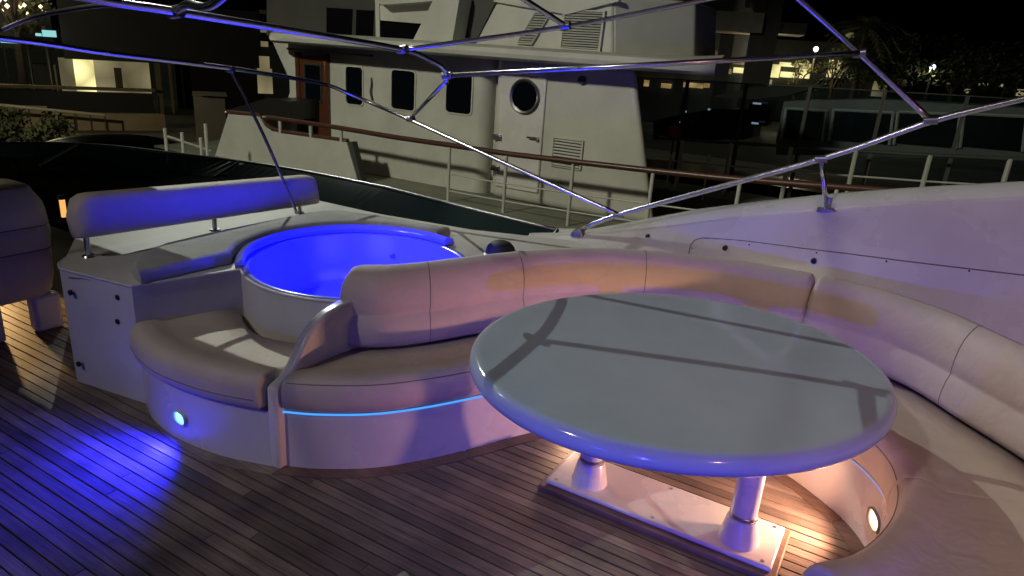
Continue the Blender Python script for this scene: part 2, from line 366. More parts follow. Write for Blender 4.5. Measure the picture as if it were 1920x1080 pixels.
def courtesy(loc, normal, hw, hh, lens, label, group, bezel='gel'):
    """oval recessed step lamp: bezel ring + domed lens"""
    nrm = Vector(normal).normalized(); side = nrm.cross(V(0, 0, 1)).normalized(); up = side.cross(nrm).normalized(); loc = Vector(loc)
    t = thing('courtesy_light', loc - up * hh, label, 'step light', group)
    def ring(s, off, n=28):
        return [loc + (side * math.copysign(abs(math.cos(q)) ** 0.75, math.cos(q)) * hw + up * math.copysign(abs(math.sin(q)) ** 0.75, math.sin(q)) * hh) * s + nrm * off for q in [2 * math.pi * k / n for k in range(n)]]
    obj('bezel', MB().loft([ring(1.32, -0.015), ring(1.32, 0.004), ring(1.25, 0.010), ring(1.08, 0.010), ring(1.02, 0.002), ring(1.02, -0.015)], caps=False), bezel, t, smooth=True)
    obj('lens', MB().loft([ring(1.0, -0.01), ring(1.0, 0.002), ring(0.8, 0.006), ring(0.3, 0.008)]), lens, t, smooth=True)
    return t
# blue lamp under the corner seat, warm lamps round the table well
BL = ony(338, 783, 1.506)
cl = courtesy((BL.x, 1.508, BL.z), (-0.08, -1, 0.0), 0.034, 0.024, 'blue_lens', 'glowing blue oval step light set in the base below the corner seat', 'step lights in the settee base')
lamp('blue_step_beam', 'SPOT', (BL.x, 1.470, BL.z), 100, (0.012, 0.012, 1.0), cl, (-0.35, -1, -0.45), 0.03, 138, 1.0)
WL, WN = surf(base_mb, 1641, 975); WN.z = 0
cl = courtesy(WL, WN, 0.045, 0.026, 'warm_lens', 'glowing warm white oval step light in the base facing the table pedestal', 'step lights in the settee base', 'steeld')
lamp('warm_step_beam', 'SPOT', WL + WN * 0.09, 36, (1.0, 0.49, 0.30), cl, (-1, -0.03, 0.05), 0.03, 170, 1.0)
cl = courtesy((-1.145, 2.612, 0.13), (0.80, -0.60, 0.0), 0.045, 0.026, 'warm_lens', 'warm step light in the settee base hidden behind the oval table', 'step lights in the settee base', 'steeld')
lamp('warm_step_beam', 'SPOT', (-1.095, 2.577, 0.13), 5, (1.0, 0.58, 0.36), cl, (0.80, -0.60, -0.1), 0.03, 160, 1.0)

# curved teak margin boards along the settee foot
mt = stations(PAIRS, 0.0, 18, 300)
def margin(k0, k1):
    r = []
    for a, b in mt[k0:k1]:
        d = (b - a).normalized()
        r.append([v3(a - d * 0.062, -0.02), v3(a - d * 0.062, 0.003), v3(a + d * 0.01, 0.003), v3(a + d * 0.01, -0.02)])
    return MB().loft(r)
cuts = [0, 62, 105, 150, 196, 236, 270, 299]
for a, b in zip(cuts, cuts[1:]): obj('margin_plank', margin(a, b), 'teakm', deck)
rr = []
for a, b in stations(SM, 1.2, 5, 30):
    d = (b - a).normalized(); wd = 0.004 + 0.05 * min(1, max(0, (a.x + 2.65) / 0.5))
    rr.append([v3(a - d * wd, -0.02), v3(a - d * wd, 0.003), v3(a + d * 0.01, 0.003), v3(a + d * 0.01, -0.02)])
obj('margin_plank', MB().loft(rr), 'teak', deck)

# ================================================================== OVAL TABLE
TC = V(-0.575, 2.258, 0); TA = math.radians(51.3)
table = thing('dining_table', (-0.55, 2.262, 0), 'oval glossy off white table on two white pedestals', 'table')
def tring(da, z, n=96):
    e1 = V(math.cos(TA), math.sin(TA), 0); e2 = V(-e1.y, e1.x, 0)
    return [TC + e1 * math.cos(q) * (0.757 + da) + e2 * math.sin(q) * (0.664 + da) + V(0, 0, z) for q in [2 * math.pi * k / n for k in range(n)]]
rr = [tring(-0.10, 0.600), tring(-0.045, 0.600)]
for k in range(0, 11):
    q = -math.pi / 2 + math.pi * k / 10
    rr.append(tring(-0.034 + 0.034 * math.cos(q), 0.636 + 0.036 * math.sin(q)))
rr += [tring(-0.045, 0.6722), tring(-0.055, 0.6712), tring(-0.3, 0.6712)]
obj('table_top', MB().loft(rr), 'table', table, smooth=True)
pl = obj('base_plate', MB().box((-0.990, 2.130, 0.026), (-0.115, 2.398, 0.046)), 'gel', table, bevel=0.008, seg=3)
obj('teak_plinth', MB().box((-1.012, 2.106, -0.002), (-0.093, 2.420, 0.0255)), 'teakm', table, bevel=0.006)
for x in (-0.842, -0.249):
    lg = obj('pedestal_leg', MB().lathe((x, 2.226, 0), [(0.0, 0.605), (0.046, 0.605), (0.046, 0.12), (0.0, 0.12)], 32), 'gel', table, smooth=True)
    obj('foot_cone', MB().lathe((x, 2.226, 0), [(0.0, 0.0462), (0.072, 0.0462), (0.070, 0.060), (0.054, 0.136), (0.051, 0.142), (0.0, 0.142)], 36), 'gel', lg, smooth=True)
    obj('collar', MB().lathe((x, 2.226, 0), [(0.0465, 0.146), (0.049, 0.149), (0.049, 0.158), (0.0465, 0.161)], 36), 'steeld', lg, smooth=True)
    obj('top_flange', MB().lathe((x, 2.226, 0), [(0.0, 0.585), (0.10, 0.585), (0.10, 0.6005), (0.0, 0.6005)], 32), 'gel', lg, smooth=True)
for x in (-0.955, -0.55, -0.15):
    for y in (2.155, 2.373):
        obj('screw', MB().lathe((x, y, 0), [(0.0, 0.0475), (0.006, 0.0475), (0.0075, 0.0465)], 12), 'steeld', pl)

# ================================================================== SPA TUB AND CABINET
TUB = V(-2.335, 2.525, 0); RT = 0.545; ZP = 0.58
cab = thing('spa_cabinet', (-3.0, 1.9, 0), 'white moulded cabinet with flat top housing the round spa tub', 'cabinet')
arc = [TUB + V(math.cos(q), math.sin(q), 0) * (0.574 + 0.03 * max(0, 1 - i / 5)) for q in [math.radians(lerp(234, 307, i / 24)) for i in range(25)]]
outer = [(-4.35, 2.25), (-3.75, 1.88), (-3.40, 1.64), (-3.34, 1.575), (-3.261, 1.540), (-2.816, 1.605)] + [(p.x, p.y) for p in arc] + \
        [(-1.83, 2.16), (-1.73, 2.32), (-1.62, 2.55), (-1.50, 2.80), (-1.36, 2.97), (-1.12, 3.19), (-0.80, 3.36), (-0.45, 3.43), (-0.05, 3.41), (0.28, 3.24), (0.52, 3.0), (0.85, 2.6),
         (1.3, 2.6), (1.3, 3.62), (0.2, 3.70), (-1.0, 3.70), (-1.72, 3.72), (-2.3, 3.50), (-3.0, 3.40), (-4.35, 3.40)]
bm = bmesh.new()
def loop(pts, z):
    vs = [bm.verts.new((p[0], p[1], z)) for p in pts]; return vs, [bm.edges.new((vs[i], vs[(i + 1) % len(vs)])) for i in range(len(vs))]
hole = [TUB + V(math.cos(2 * math.pi * k / 72), math.sin(2 * math.pi * k / 72), 0) * (RT + 0.006) for k in range(72)]
vo, eo = loop(outer, ZP); vh, eh = loop([(p.x, p.y) for p in hole], ZP)
bmesh.ops.triangle_fill(bm, use_beauty=True, edges=eo + eh)
vb, eb = loop(outer, 0.0)
for i in range(len(vo)):
    j = (i + 1) % len(vo)
    bm.faces.new((vo[i], vo[j], vb[j], vb[i]))
bmesh.ops.recalc_face_normals(bm, faces=bm.faces)
bm.verts.ensure_lookup_table()
mb = MB(); bm.verts.index_update(); mb.v = [v.co.copy() for v in bm.verts]; mb.f = [tuple(v.index for v in f_.verts) for f_ in bm.faces]; bm.free()
cbody = obj('cabinet_body', mb, 'gelm', cab)
lip = [V(*p, ZP - 0.004) for p in outer[2:6]] + [v3(p, ZP - 0.004) for p in arc]
obj('edge_lip', MB().tube(even(lip, 90), 0.0065, 10), 'gel', cab, smooth='all')
for u, v in ((134, 548), (223, 557), (223, 602), (149, 682)):
    p = ony(u, v, 1.575)
    yy = 1.540 + (p.x + 3.261) * 0.146
    p = ony(u, v, yy); nrm = V(0.146, -1, 0).normalized()
    obj('latch', MB().tube([p, p + nrm * 0.010, p + nrm * 0.012], [0.013, 0.013, 0.009], 14), 'black', cab, smooth=True)
# hatch groove lines on the cabinet front
for pts in ([(128, 520), (160, 523), (230, 543)],):
    ps = []
    for u, v in pts:
        p = ony(u, v, 1.56); p = ony(u, v, 1.540 + (p.x + 3.261) * 0.146 - 0.001); ps.append(p)
    obj('hatch_groove', MB().tube(even(ps, 12), 0.0018, 6), 'seam', cab)
# the tub itself
tub = thing('spa_tub', (TUB.x, TUB.y, 0.05), 'round spa tub glowing deep blue beside the settee backrest', 'spa tub')
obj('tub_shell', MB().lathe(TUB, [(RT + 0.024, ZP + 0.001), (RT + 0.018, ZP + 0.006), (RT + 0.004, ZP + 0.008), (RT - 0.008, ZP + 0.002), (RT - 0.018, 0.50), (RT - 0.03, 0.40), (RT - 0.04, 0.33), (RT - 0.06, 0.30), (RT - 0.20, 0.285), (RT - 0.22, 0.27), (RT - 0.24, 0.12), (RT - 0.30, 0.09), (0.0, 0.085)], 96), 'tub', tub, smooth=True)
for a in (84, 112, 60):
    q = math.radians(a); n_ = V(-math.cos(q), -math.sin(q), 0); p = TUB - n_ * (RT - 0.024) + V(0, 0, 0.47)
    obj('jet', MB().tube([p, p + n_ * 0.012, p + n_ * 0.016], [0.014, 0.014, 0.009], 16), 'steeld', tub, smooth=True)
q = math.radians(255); n_ = V(-math.cos(q), -math.sin(q), 0); p = TUB - n_ * (RT - 0.05) + V(0, 0, 0.40)
obj('underwater_lamp', MB().tube([p, p + n_ * 0.02], [0.05, 0.045], 20), 'tub_lens', tub, smooth=True)
lamp('tub_glow', 'POINT', TUB + V(-0.05, -0.15, 0.51), 24, (0.012, 0.012, 1.0), tub, None, 0.10)
lamp('tub_glow', 'POINT', TUB + V(0.16, 0.12, 0.50), 18, (0.012, 0.012, 1.0), tub, None, 0.10)
# head roll round the far side of the tub
a0, a1 = math.radians(75), math.radians(232)
rings = []
for i in range(50):
    q = lerp(a0, a1, i / 49); d = V(math.cos(q), math.sin(q), 0); sc = 1.0 - 0.35 * max(0, (i - 40) / 9)
    pr = [(0.0, 0.0), (-0.006, 0.02), (0.0, 0.032), (0.016, 0.043), (0.034, 0.046), (0.054, 0.038), (0.066, 0.02), (0.066, 0.0)]
    rings.append([TUB + d * (RT + 0.012 + s * sc) + V(0, 0, ZP + 0.011 * (s < 0.03) + z * sc) for s, z in pr])
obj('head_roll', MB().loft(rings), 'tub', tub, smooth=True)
# drain / shower fitting: black dome by the settee back
p = onz(938, 480, ZP)
dm = thing('hand_shower', (p.x, p.y, ZP), 'small black domed fitting on the cabinet top behind the settee back', 'shower')
obj('dome', MB().lathe((p.x, p.y, ZP), [(0.085, 0.0), (0.084, 0.03), (0.074, 0.056), (0.052, 0.078), (0.025, 0.088), (0.0, 0.09)], 28), 'rubber', dm, smooth=True)
obj('chrome_ring', MB().lathe((p.x, p.y, ZP), [(0.086, 0.0), (0.095, 0.004), (0.095, 0.012), (0.085, 0.016)], 28), 'steel', dm, smooth=True)
# sunpad mattress
padp = [(-2.80, 1.640), (-2.90, 1.665), (-2.99, 1.735), (-3.075, 1.84), (-3.13, 1.985), (-3.15, 2.3), (-3.14, 2.8), (-3.12, 3.02), (-3.04, 3.12), (-2.8, 3.19), (-2.45, 3.24), (-2.30, 3.26)]
padi = [TUB + V(math.cos(math.radians(a)), math.sin(math.radians(a)), 0) * 0.622 for a in [lerp(88, 226, i / 23) for i in range(24)]]
poly = [Vector(p) for p in padp] + [Vector((p.x, p.y)) for p in padi]
cx = sum((p for p in poly), Vector((0, 0))) / len(poly)
sp = thing('sunpad', (-3.0, 2.0, ZP), 'grey sunpad mattress lying round the tub on the cabinet top', 'sunpad')
def inset(pts, d):
    n = len(pts); res = []
    for i in range(n):
        a, b, c = pts[i - 1], pts[i], pts[(i + 1) % n]
        t = (c - a).normalized(); res.append(b + Vector((t.y, -t.x)) * d)
    return res
R_ = [[V(p.x, p.y, ZP + 0.001) for p in poly]] + [[V(p.x, p.y, ZP + z) for p in inset(poly, d)] for d, z in ((-0.005, 0.025), (0.0, 0.046), (0.010, 0.058), (0.03, 0.064))]
obj('mattress', MB().loft(R_), 'pad', sp, smooth=True)

# ================================================================== BOLSTER BACKREST ON POSTS
bo = thing('bolster_backrest', (-3.34, 2.4, ZP), 'long padded bolster on short steel posts along the sunpad', 'backrest')
rings = []
NB = 44
for i in range(NB):
    t = i / (NB - 1); y = lerp(1.655, 3.19, t); zb = lerp(0.684, 0.628, t); h = lerp(0.205, 0.185, t)
    e = min((y - 1.655) / 0.10, 1); e2 = min((3.19 - y) / 0.07, 1)
    k = math.sqrt(max(0.0, 1 - (1 - e) ** 2)); k2 = math.sqrt(max(0.0, 1 - (1 - e2) ** 2))
    kk = 0.55 + 0.45 * min(k, k2) if min(e, e2) < 1 else 1; hh = h * (0.55 + 0.45 * k) * (0.7 + 0.3 * k2); th = 0.068 * (0.4 + 0.6 * min(k, k2))
    ring = []
    for j in range(20):
        q = 2 * math.pi * j / 20
        cx_ = math.copysign(abs(math.cos(q)) ** 0.6, math.cos(q)); sz = math.copysign(abs(math.sin(q)) ** 0.6, math.sin(q))
        ring.append(V(-3.34 + cx_ * th - sz * 0.014, y, zb + hh / 2 + sz * hh / 2))
    rings.append(ring)
obj('cushion', MB().loft(rings), 'cush', bo, smooth='all')
for y in (1.715, 2.42, 3.05):
    po = obj('post', MB().tube([(-3.34, y, ZP), (-3.34, y, 0.72)], 0.013, 14), 'steel', bo, smooth=True)
    obj('flange', MB().lathe((-3.34, y, ZP), [(0.0, 0.008), (0.026, 0.008), (0.032, 0.0)], 20), 'steel', po, smooth=True)

# ================================================================== HELM SEAT, CONSOLE
hs = thing('helm_chair', (-4.2, 1.42, 0), 'white padded helm chair with stitched back standing before the windscreen', 'helm chair')
def rrect(cx, cy, hx, hy, r, z, n=6):
    pts = []
    for sx, sy, a in ((1, 1, 0), (-1, 1, 90), (-1, -1, 180), (1, -1, 270)):
        for k in range(n):
            q = math.radians(a + 90 * k / (n - 1)); pts.append(V(cx + sx * (hx - r) + math.cos(q) * r, cy + sy * (hy - r) + math.sin(q) * r, z))
    return pts
zz = [(0.195, 0.36, 0.17), (0.205, 0.39, 0.20), (0.24, 0.41, 0.222), (0.33, 0.425, 0.236), (0.40, 0.428, 0.232), (0.468, 0.432, 0.232), (0.473, 0.427, 0.226), (0.478, 0.432, 0.232), (0.55, 0.44, 0.235), (0.598, 0.44, 0.232),
      (0.603, 0.435, 0.226), (0.608, 0.44, 0.232), (0.68, 0.436, 0.225), (0.72, 0.432, 0.215), (0.755, 0.415, 0.20), (0.78, 0.405, 0.185), (0.80, 0.400, 0.175), (0.806, 0.392, 0.165)]
hb = obj('backrest', MB().loft([rrect(-4.18, 1.44, hx, hy, 0.09, z) for z, hy, hx in zz]), 'cush', hs, smooth='all')
for z in (0.473, 0.603):
    obj('seam', MB().tube(rrect(-4.18, 1.44, 0.229, 0.430, 0.09, z) + [rrect(-4.18, 1.44, 0.229, 0.430, 0.09, z)[0]], 0.004, 6), 'seam', hb)
obj('plinth', MB().box((-4.06, 1.715, 0), (-3.97, 1.86, 0.21)), 'gel', hs, bevel=0.02)
obj('plinth', MB().box((-4.06, 1.0, 0), (-3.97, 1.565, 0.21)), 'gel', hs, bevel=0.02)
hc = thing('helm_console', (-5.6, 1.3, 0), 'dark instrument console in front of the helm seat', 'console')
obj('console_body', MB().prism([(-6.3, -0.2), (-5.25, -0.2), (-5.25, 2.35), (-6.3, 2.75)], 0.0, 0.58), 'dash', hc, bevel=0.03)
obj('cowl', MB().loft([[V(-6.1, y, 0.57), V(-5.35, y, 0.57), V(-5.42, y, 0.72), V(-5.7, y, 0.93), V(-5.95, y, 0.90)] for y in (0.2, 0.3, 2.0, 2.12)]), 'black', hc, bevel=0.02)
obj('dashboard', MB().prism([(-6.95, 0.5), (-6.31, 0.5), (-6.31, 2.76), (-5.26, 2.36), (-4.36, 2.36), (-4.36, 3.39), (-4.4, 3.75), (-5.6, 3.5), (-6.6, 2.8)], 0.30, 0.545), 'dash', hc, bevel=0.01)
cl = courtesy((-5.243, 2.12, 0.40), (1, -0.15, 0.0), 0.03, 0.02, 'warm_lens', 'small warm step light on the dark helm console', 'step lights at the helm', 'steeld')
lamp('warm_step_beam', 'SPOT', (-5.18, 1.95, 0.36), 34, (1.0, 0.60, 0.24), cl, (0.80, -0.14, -0.36), 0.03, 46, 0.6)
p = onx(122, 415, -4.75)
cl = thing('courtesy_light', (p.x, p.y, 0.545), 'small amber upright lamp standing on the dashboard beside the bolster', 'lamp', 'step lights at the helm')
obj('lens', MB().loft([rrect(p.x, p.y, 0.014, 0.016, 0.01, z) for z in (0.57, p.z + 0.03)]), emission('amber_lens', (1.0, 0.5, 0.14), 0.9), cl)
obj('lamp_base', MB().loft([rrect(p.x, p.y, 0.018, 0.02, 0.01, z) for z in (0.545, 0.572)]), 'black', cl)

# ================================================================== WINDSCREEN
ws = thing('windscreen', (-4.5, 3.9, 0), 'low smoked glass windscreen with steel top rail curving round the bow side', 'windscreen')
wp = even(catmull([(-1.90, 3.90), (-3.0, 3.90), (-4.4, 3.89), (-5.5, 3.66), (-6.3, 3.38), (-6.75, 2.8), (-6.95, 1.9), (-6.95, 0.5), (-6.6, -0.6)], 160), 121)
def zrail(i): return lerp(0.58, 0.635, min(1, i / 20))
def wrow(i, f):
    p = wp[i]; t = (wp[min(i + 1, 120)] - wp[max(i - 1, 0)]).normalized(); nrm = Vector((t.y, -t.x)); nrm = nrm if nrm.dot(p - Vector((-4, 1.5))) > 0 else -nrm
    q = p - nrm * (lerp(0.30, 0.75, max(0, min(1, (i - 40) / 20))) * f); return V(q.x, q.y, lerp(zrail(i), lerp(0.40, 0.56, min(1, i / 45)), f))
for k0, k1 in ((0, 40), (41, 62), (63, 84), (85, 120)):
    rings = []
    for i in range(k0, k1 + 1):
        a, b = wrow(i, 0.02), wrow(i, 1); t = V(0.004, 0.004, 0)
        rings.append([a, b, b + t, a + t])
    obj('pane', MB().loft(rings), 'screen', ws)
obj('top_rail', MB().tube([wrow(i, 0) for i in range(0, 121, 2)], 0.011, 10), 'steeld', ws, smooth='all')
for i in (0, 41, 63, 85, 120):
    obj('mullion', MB().tube([wrow(i, 0), wrow(i, 1)], 0.012, 8), 'black', ws, smooth=True)
setp(obj('side_deck', MB().prism([(-7.2, 3.51), (1.5, 3.75), (1.5, 4.16), (-1.7, 4.2), (-4.6, 4.15), (-6.2, 3.8), (-7.2, 3.0)], -0.2, 0.04), 'dash'), kind='structure')

# ================================================================== STARBOARD BULWARK
XR = [(-2.05, 0.545, 0.535), (-1.72, 0.600, 0.590), (-1.30, 0.706, 0.745), (-1.06, 0.777, 0.835), (-0.72, 0.887, 0.938), (-0.34, 0.990, 1.045), (0.0, 1.077, 1.128), (0.45, 1.178, 1.228), (1.0, 1.28, 1.33), (1.7, 1.36, 1.41)]
def xr(x, k):
    for a, b in zip(XR, XR[1:]):
        if a[0] <= x <= b[0]:
            return lerp(a[k], b[k], (x - a[0]) / (b[0] - a[0]))
    return XR[0][k] if x < XR[0][0] else XR[-1][k]
def face_y(x, z):
    """inner face: y for a height on the sloping inner side"""
    zr = xr(x, 1); zb = 0.50
    f = 0 if zr - zb < 0.02 else max(0, min(1, (zr - z) / (zr - zb)))
    return lerp(3.80, 3.52, f)
def bul_rings(mirror=False):
    rings = []
    for i in range(60):
        x = lerp(-2.05, 1.7, i / 59); zr, zo = xr(x, 1), xr(x, 2); g = min(1, max(0.02, (x + 2.05) / 0.9))
        pts = [(3.50, 0.02), (3.52, 0.50), (lerp(3.52, 3.66, 0.9), lerp(0.50, zr, 0.5)), (3.792, zr - 0.008), (3.800, zr + 0.002), (3.807, zr + 0.003), (3.813, zr - 0.012 * g), (3.822, zr - 0.012 * g), (3.830, zr + 0.010 * g), (3.87, lerp(zr, zo, 0.45) + 0.008 * g), (3.97, lerp(zr, zo, 0.85) + 0.014 * g),
               (4.04, zo + 0.004), (4.085, zo - 0.02 * g - 0.004), (4.10, zo - 0.07), (4.14, 0.02), (4.14, -0.8), (3.50, -0.8)]
        rings.append([V(x, (2.0 - y) if mirror else y, z) for y, z in pts])
    return rings
hcp = thing('added_hardtop', (-6, 0.2, 0), 'added unseen hardtop over the helm shading the left deck', 'hardtop')  # unseen hardtop, added to keep the flood beam off the left deck
obj('shade_panel', MB().loft([rrect(-6.05, 1.40, 2.05 * k, 1.98 * k, 0.12 * k, z) for k, z in ((0.97, 2.33), (1, 2.35), (1, 2.39), (0.96, 2.42))]), 'dash', hcp, smooth=True)
for x, y in ((-6.9, -0.4), (-5.3, -0.4), (-6.9, 0.8), (-5.3, 0.8)): obj('post', MB().tube([(x, y, 0.0), (x, y, 2.34)], 0.03, 10), 'steel', hcp, smooth=True)
bw = thing('bulwark', (-0.2, 3.8, 0), 'white moulded bulwark rising aft behind the curved settee', 'bulwark')
coam_mb = MB().loft(bul_rings()); obj('coaming', coam_mb, 'gel', bw, smooth=True)
def onface(u, v): p, n = surf(coam_mb, u, v); return p + n * 0.001
pg = [onface(u, v) for u, v in ((1292, 476), (1293, 468), (1297, 455), (1306, 448), (1322, 446), (1400, 452), (1500, 465), (1600, 477), (1700, 490), (1800, 502), (1920, 516), (2050, 534))]
pg = even(pg, 60)
obj('panel_seam', MB().tube(pg, 0.0032, 6), 'seam', bw, smooth='all')
for u, v, s in ((1215, 443, 0.012), (1360, 465, 0.014), (1526, 489, 0.014), (1405, 459, 0.004), (1531, 474, 0.004), (1662, 490, 0.0045), (1817, 508, 0.0045), (1298, 466, 0.004)):
    p = onface(u, v)
    obj('drain_plug' if s > 0.01 else 'screw', MB().tube([p + V(0, 0.01, 0), p - V(0, 0.012 if s > 0.01 else 0.002, 0)], s, 12), 'black', bw, smooth=True)
pw = thing('port_bulwark', (-0.2, -1.8, 0), 'white moulded bulwark along the port side of the deck', 'bulwark')
obj('coaming', MB().loft(bul_rings(True)), 'gel', pw, smooth=True)

# ================================================================== BIMINI FRAME
bf = thing('bimini_frame', (-1.7, 3.8, 0.60), 'polished steel tube frame of a folded bimini over the deck', 'bimini frame')
def tubepart(name, pts, r=0.0145, n=40, curve=True):
    P = even(catmull(pts, 80), n) if curve and len(pts) > 2 else [Vector(p) for p in pts]
    return obj(name, MB().tube(P, r, 12), 'steel', bf, smooth='all')
XA, XB = -3.6, -2.35
t2 = [ony(1157, 401, 3.79), ony(960, 312, 3.79), ony(770, 225, 3.79), onx(700, 195, -3.38), onx(655, 176, -3.53), onx(600, 156, XA), onx(430, 128, XA), onx(200, 100, XA), onx(0, 72, XA), V(XA, 0.6, 1.60), V(XA, -1.2, 1.45), V(-3.2, -1.75, 1.2), V(-1.5, -1.79, 0.79)]
tubepart('bow_tube', t2, 0.0135, 120)
t1 = [onx(770, 222, -3.0), onx(800, 190, -2.68), onx(836, 156, XB - 0.02), onx(839, 142, XB), onx(828, 126, XB), onx(800, 110, XB), onx(755, 93, XB), onx(600, 66, XB), onx(330, 22, XB), onx(235, 8, XB), onx(0, -30, XB), V(XB, 0.2, 1.76), V(XB, -1.3, 1.62), V(-2.2, -1.7, 1.3), V(-1.6, -1.79, 0.8)]
tubepart('bow_tube', t1[2:], 0.0145, 130)
tubepart('strut', [ony(838, 150, t1[3].y), ony(770, 222, 3.79)], 0.0125)
J3 = t1[6]; t8 = [ony(1745, 226, 3.80), ony(1612, 100, 3.80), ony(1500, 0, 3.80)]
tubepart('strut', [J3, ony(1060, 50, 3.3), ony(1320, 0, 3.55), ony(1320, 0, 3.55) + (ony(1320, 0, 3.55) - ony(1060, 50, 3.3)) * 1.6], 0.0115)
tubepart('strut', [t1[3], t8[1] + V(0, -0.02, 0)], 0.0135)
tubepart('bow_tube', [t8[0], t8[1], t8[2], V(-0.85, 3.72, 2.12), V(-0.98, 3.45, 2.24), V(-1.05, 3.0, 2.30), V(-1.1, 1.0, 2.36), V(-1.05, -1.0, 2.30), V(-0.9, -1.7, 2.1), V(0.0, -1.79, 1.48)], 0.0145, 100)
t9 = [ony(1085, 434, 3.80), ony(1160, 403, 3.80), ony(1540, 298, 3.80), ony(1745, 228, 3.80), ony(1920, 185, 3.80)]
t9.append(t9[-1] + (t9[-1] - t9[-2]) * 2.2)
tubepart('side_tube', t9, 0.0145, 30)
tubepart('side_tube', [V(p.x, 2.0 - p.y, p.z) for p in t9], 0.0145, 30)
tubepart('strut', [ony(1540, 300, 3.80), ony(1550, 392, 3.80)], 0.0115, 2, False)
tubepart('strut', [ony(1060, 48, 3.3), onx(985, 0, -1.75), onx(985, 0, -1.75) * 1.0 + V(-0.15, -1.2, 0.30)], 0.0135)
tubepart('strut', [onx(432, 131, XA + 0.0), onx(495, 255, -3.40), onx(556, 398, -3.22)], 0.0095)
tubepart('bow_tube', [onx(0, 57, -2.9), onx(60, 33, -2.80), onx(120, 20, -2.65), onx(185, 11, -2.5), onx(245, 10, XB - 0.01)], 0.008)
tubepart('strut', [onx(330, 22, XB), onx(352, 8, -2.2), onx(420, -8, -1.95), onx(420, -8, -1.95) + V(0.6, -0.1, 0.35)], 0.0135)
for p, r in ((J3, 0.021), (t1[3], 0.021), (t8[1], 0.022), (t8[0], 0.02), (t9[2], 0.019), (t9[1], 0.02), (onx(770, 222, -3.0) * 0 + ony(770, 223, 3.79), 0.018), (onx(432, 130, XA), 0.017), (ony(1060, 49, 3.3), 0.02), (onx(330, 22, XB), 0.022)):
    obj('joint_clamp', MB().tube([p + V(-0.028, 0, -0.004), p + V(0.028, 0, 0.004)], r, 14), 'steeld', bf, smooth=True)
p = t9[0]; obj('pivot_foot', MB().loft([rrect(p.x, p.y, 0.045, 0.03, 0.012, p.z - 0.03), rrect(p.x, p.y, 0.042, 0.028, 0.012, p.z - 0.012), rrect(p.x + 0.005, p.y, 0.022, 0.02, 0.01, p.z + 0.016)]), 'steeld', bf, smooth=True)
p = ony(1551, 393, 3.80); obj('pivot_foot', MB().loft([rrect(p.x, p.y + 0.012, 0.05, 0.022, 0.012, p.z - 0.018), rrect(p.x, p.y + 0.012, 0.048, 0.02, 0.012, p.z + 0.002), rrect(p.x, p.y, 0.016, 0.014, 0.008, p.z + 0.006), rrect(p.x, p.y, 0.014, 0.013, 0.008, p.z + 0.06)]), 'steeld', bf, smooth=True)

# ================================================================== LIGHT ARCH BEHIND THE CAMERA
ar = thing('light_arch', (2.3, 1.0, 0), 'white deck arch carrying blue downlights aft of the settee', 'arch')
obj('arch_beam', MB().tube(even(catmull([(2.3, -1.9, 0.0), (2.2, -1.85, 1.4), (2.0, -1.4, 2.45), (1.9, 0, 2.62), (1.9, 2, 2.62), (2.0, 3.4, 2.45), (2.2, 3.98, 1.4), (2.3, 4.1, 0.0)], 80), 60), 0.11, 12), 'gel', ar, smooth='all')
for y in (1.0,):
    obj('downlight', MB().lathe((1.9, y, 2.50), [(0.0, -0.012), (0.05, -0.012), (0.06, 0.0), (0.06, 0.03)], 20), 'tub_lens', ar, smooth=True)
    lamp('blue_downlight', 'SPOT', (1.86, y, 2.47), 55, (0.03, 0.03, 1.0), ar, (-1.10, 2.6, -1.78), 0.06, 34, 0.9)
obj('downlight', MB().lathe((1.9, 0.2, 2.50), [(0.0, -0.012), (0.05, -0.012), (0.06, 0.0), (0.06, 0.03)], 20), 'warm_lens', ar, smooth=True)
lamp('amber_downlight', 'SPOT', (1.86, 0.2, 2.47), 80, (1.0, 0.46, 0.48), ar, (-2.35, 3.15, -1.78), 0.05, 52, 0.8)
pb = thing('port_bench', (-0.6, -1.2, 0), 'white port side bench with cream cushion facing the oval table', 'bench')
obj('bench_base', MB().box((-2.6, -1.72, 0), (1.0, -0.80, 0.30)), 'gel', pb, bevel=0.03)
obj('bench_cushion', MB().box((-2.6, -1.70, 0.301), (1.0, -0.78, 0.42)), 'cush', pb, bevel=0.04)
for x, lb_ in ((-0.7, 'blue oval lamp on the port bulwark opposite the settee arm'), (0.62, 'blue oval lamp on the port bulwark opposite the table end')):
    cl = courtesy((x, 2.0 - face_y(x, 0.64) + 0.004, 0.64), (0, 1, 0), 0.04, 0.026, 'blue_lens', lb_, 'lamps on the port bulwark')
    lamp('blue_bulwark_beam', 'SPOT', (x, 2.0 - face_y(x, 0.64) + 0.06, 0.64), 34 if x < 0 else 250, (0.035, 0.03, 1.0), cl, (-0.2, 1, 0.0) if x < 0 else (-1.0, 3.2, -0.42), 0.03, 140 if x < 0 else 42, 1.0)

# ================================================================== NEIGHBOURING SHIP
ny = thing('neighbour_ship', (-5, 11, -3.3), 'white ship with wooden door and portholed side door moored alongside', 'ship')
def nbox(name, a, b, m, parent=None, bevel=0.0): return obj(name, MB().box(a, b), m, parent or ny, bevel=bevel)
nbox('hull', (-13.5, 8.5, -3.6), (9, 13.6, -0.66), 'nhull')
nbox('deck_plating', (-13.4, 8.45, -0.658), (9, 13.65, -0.62), 'ndeck')
YF = 9.5
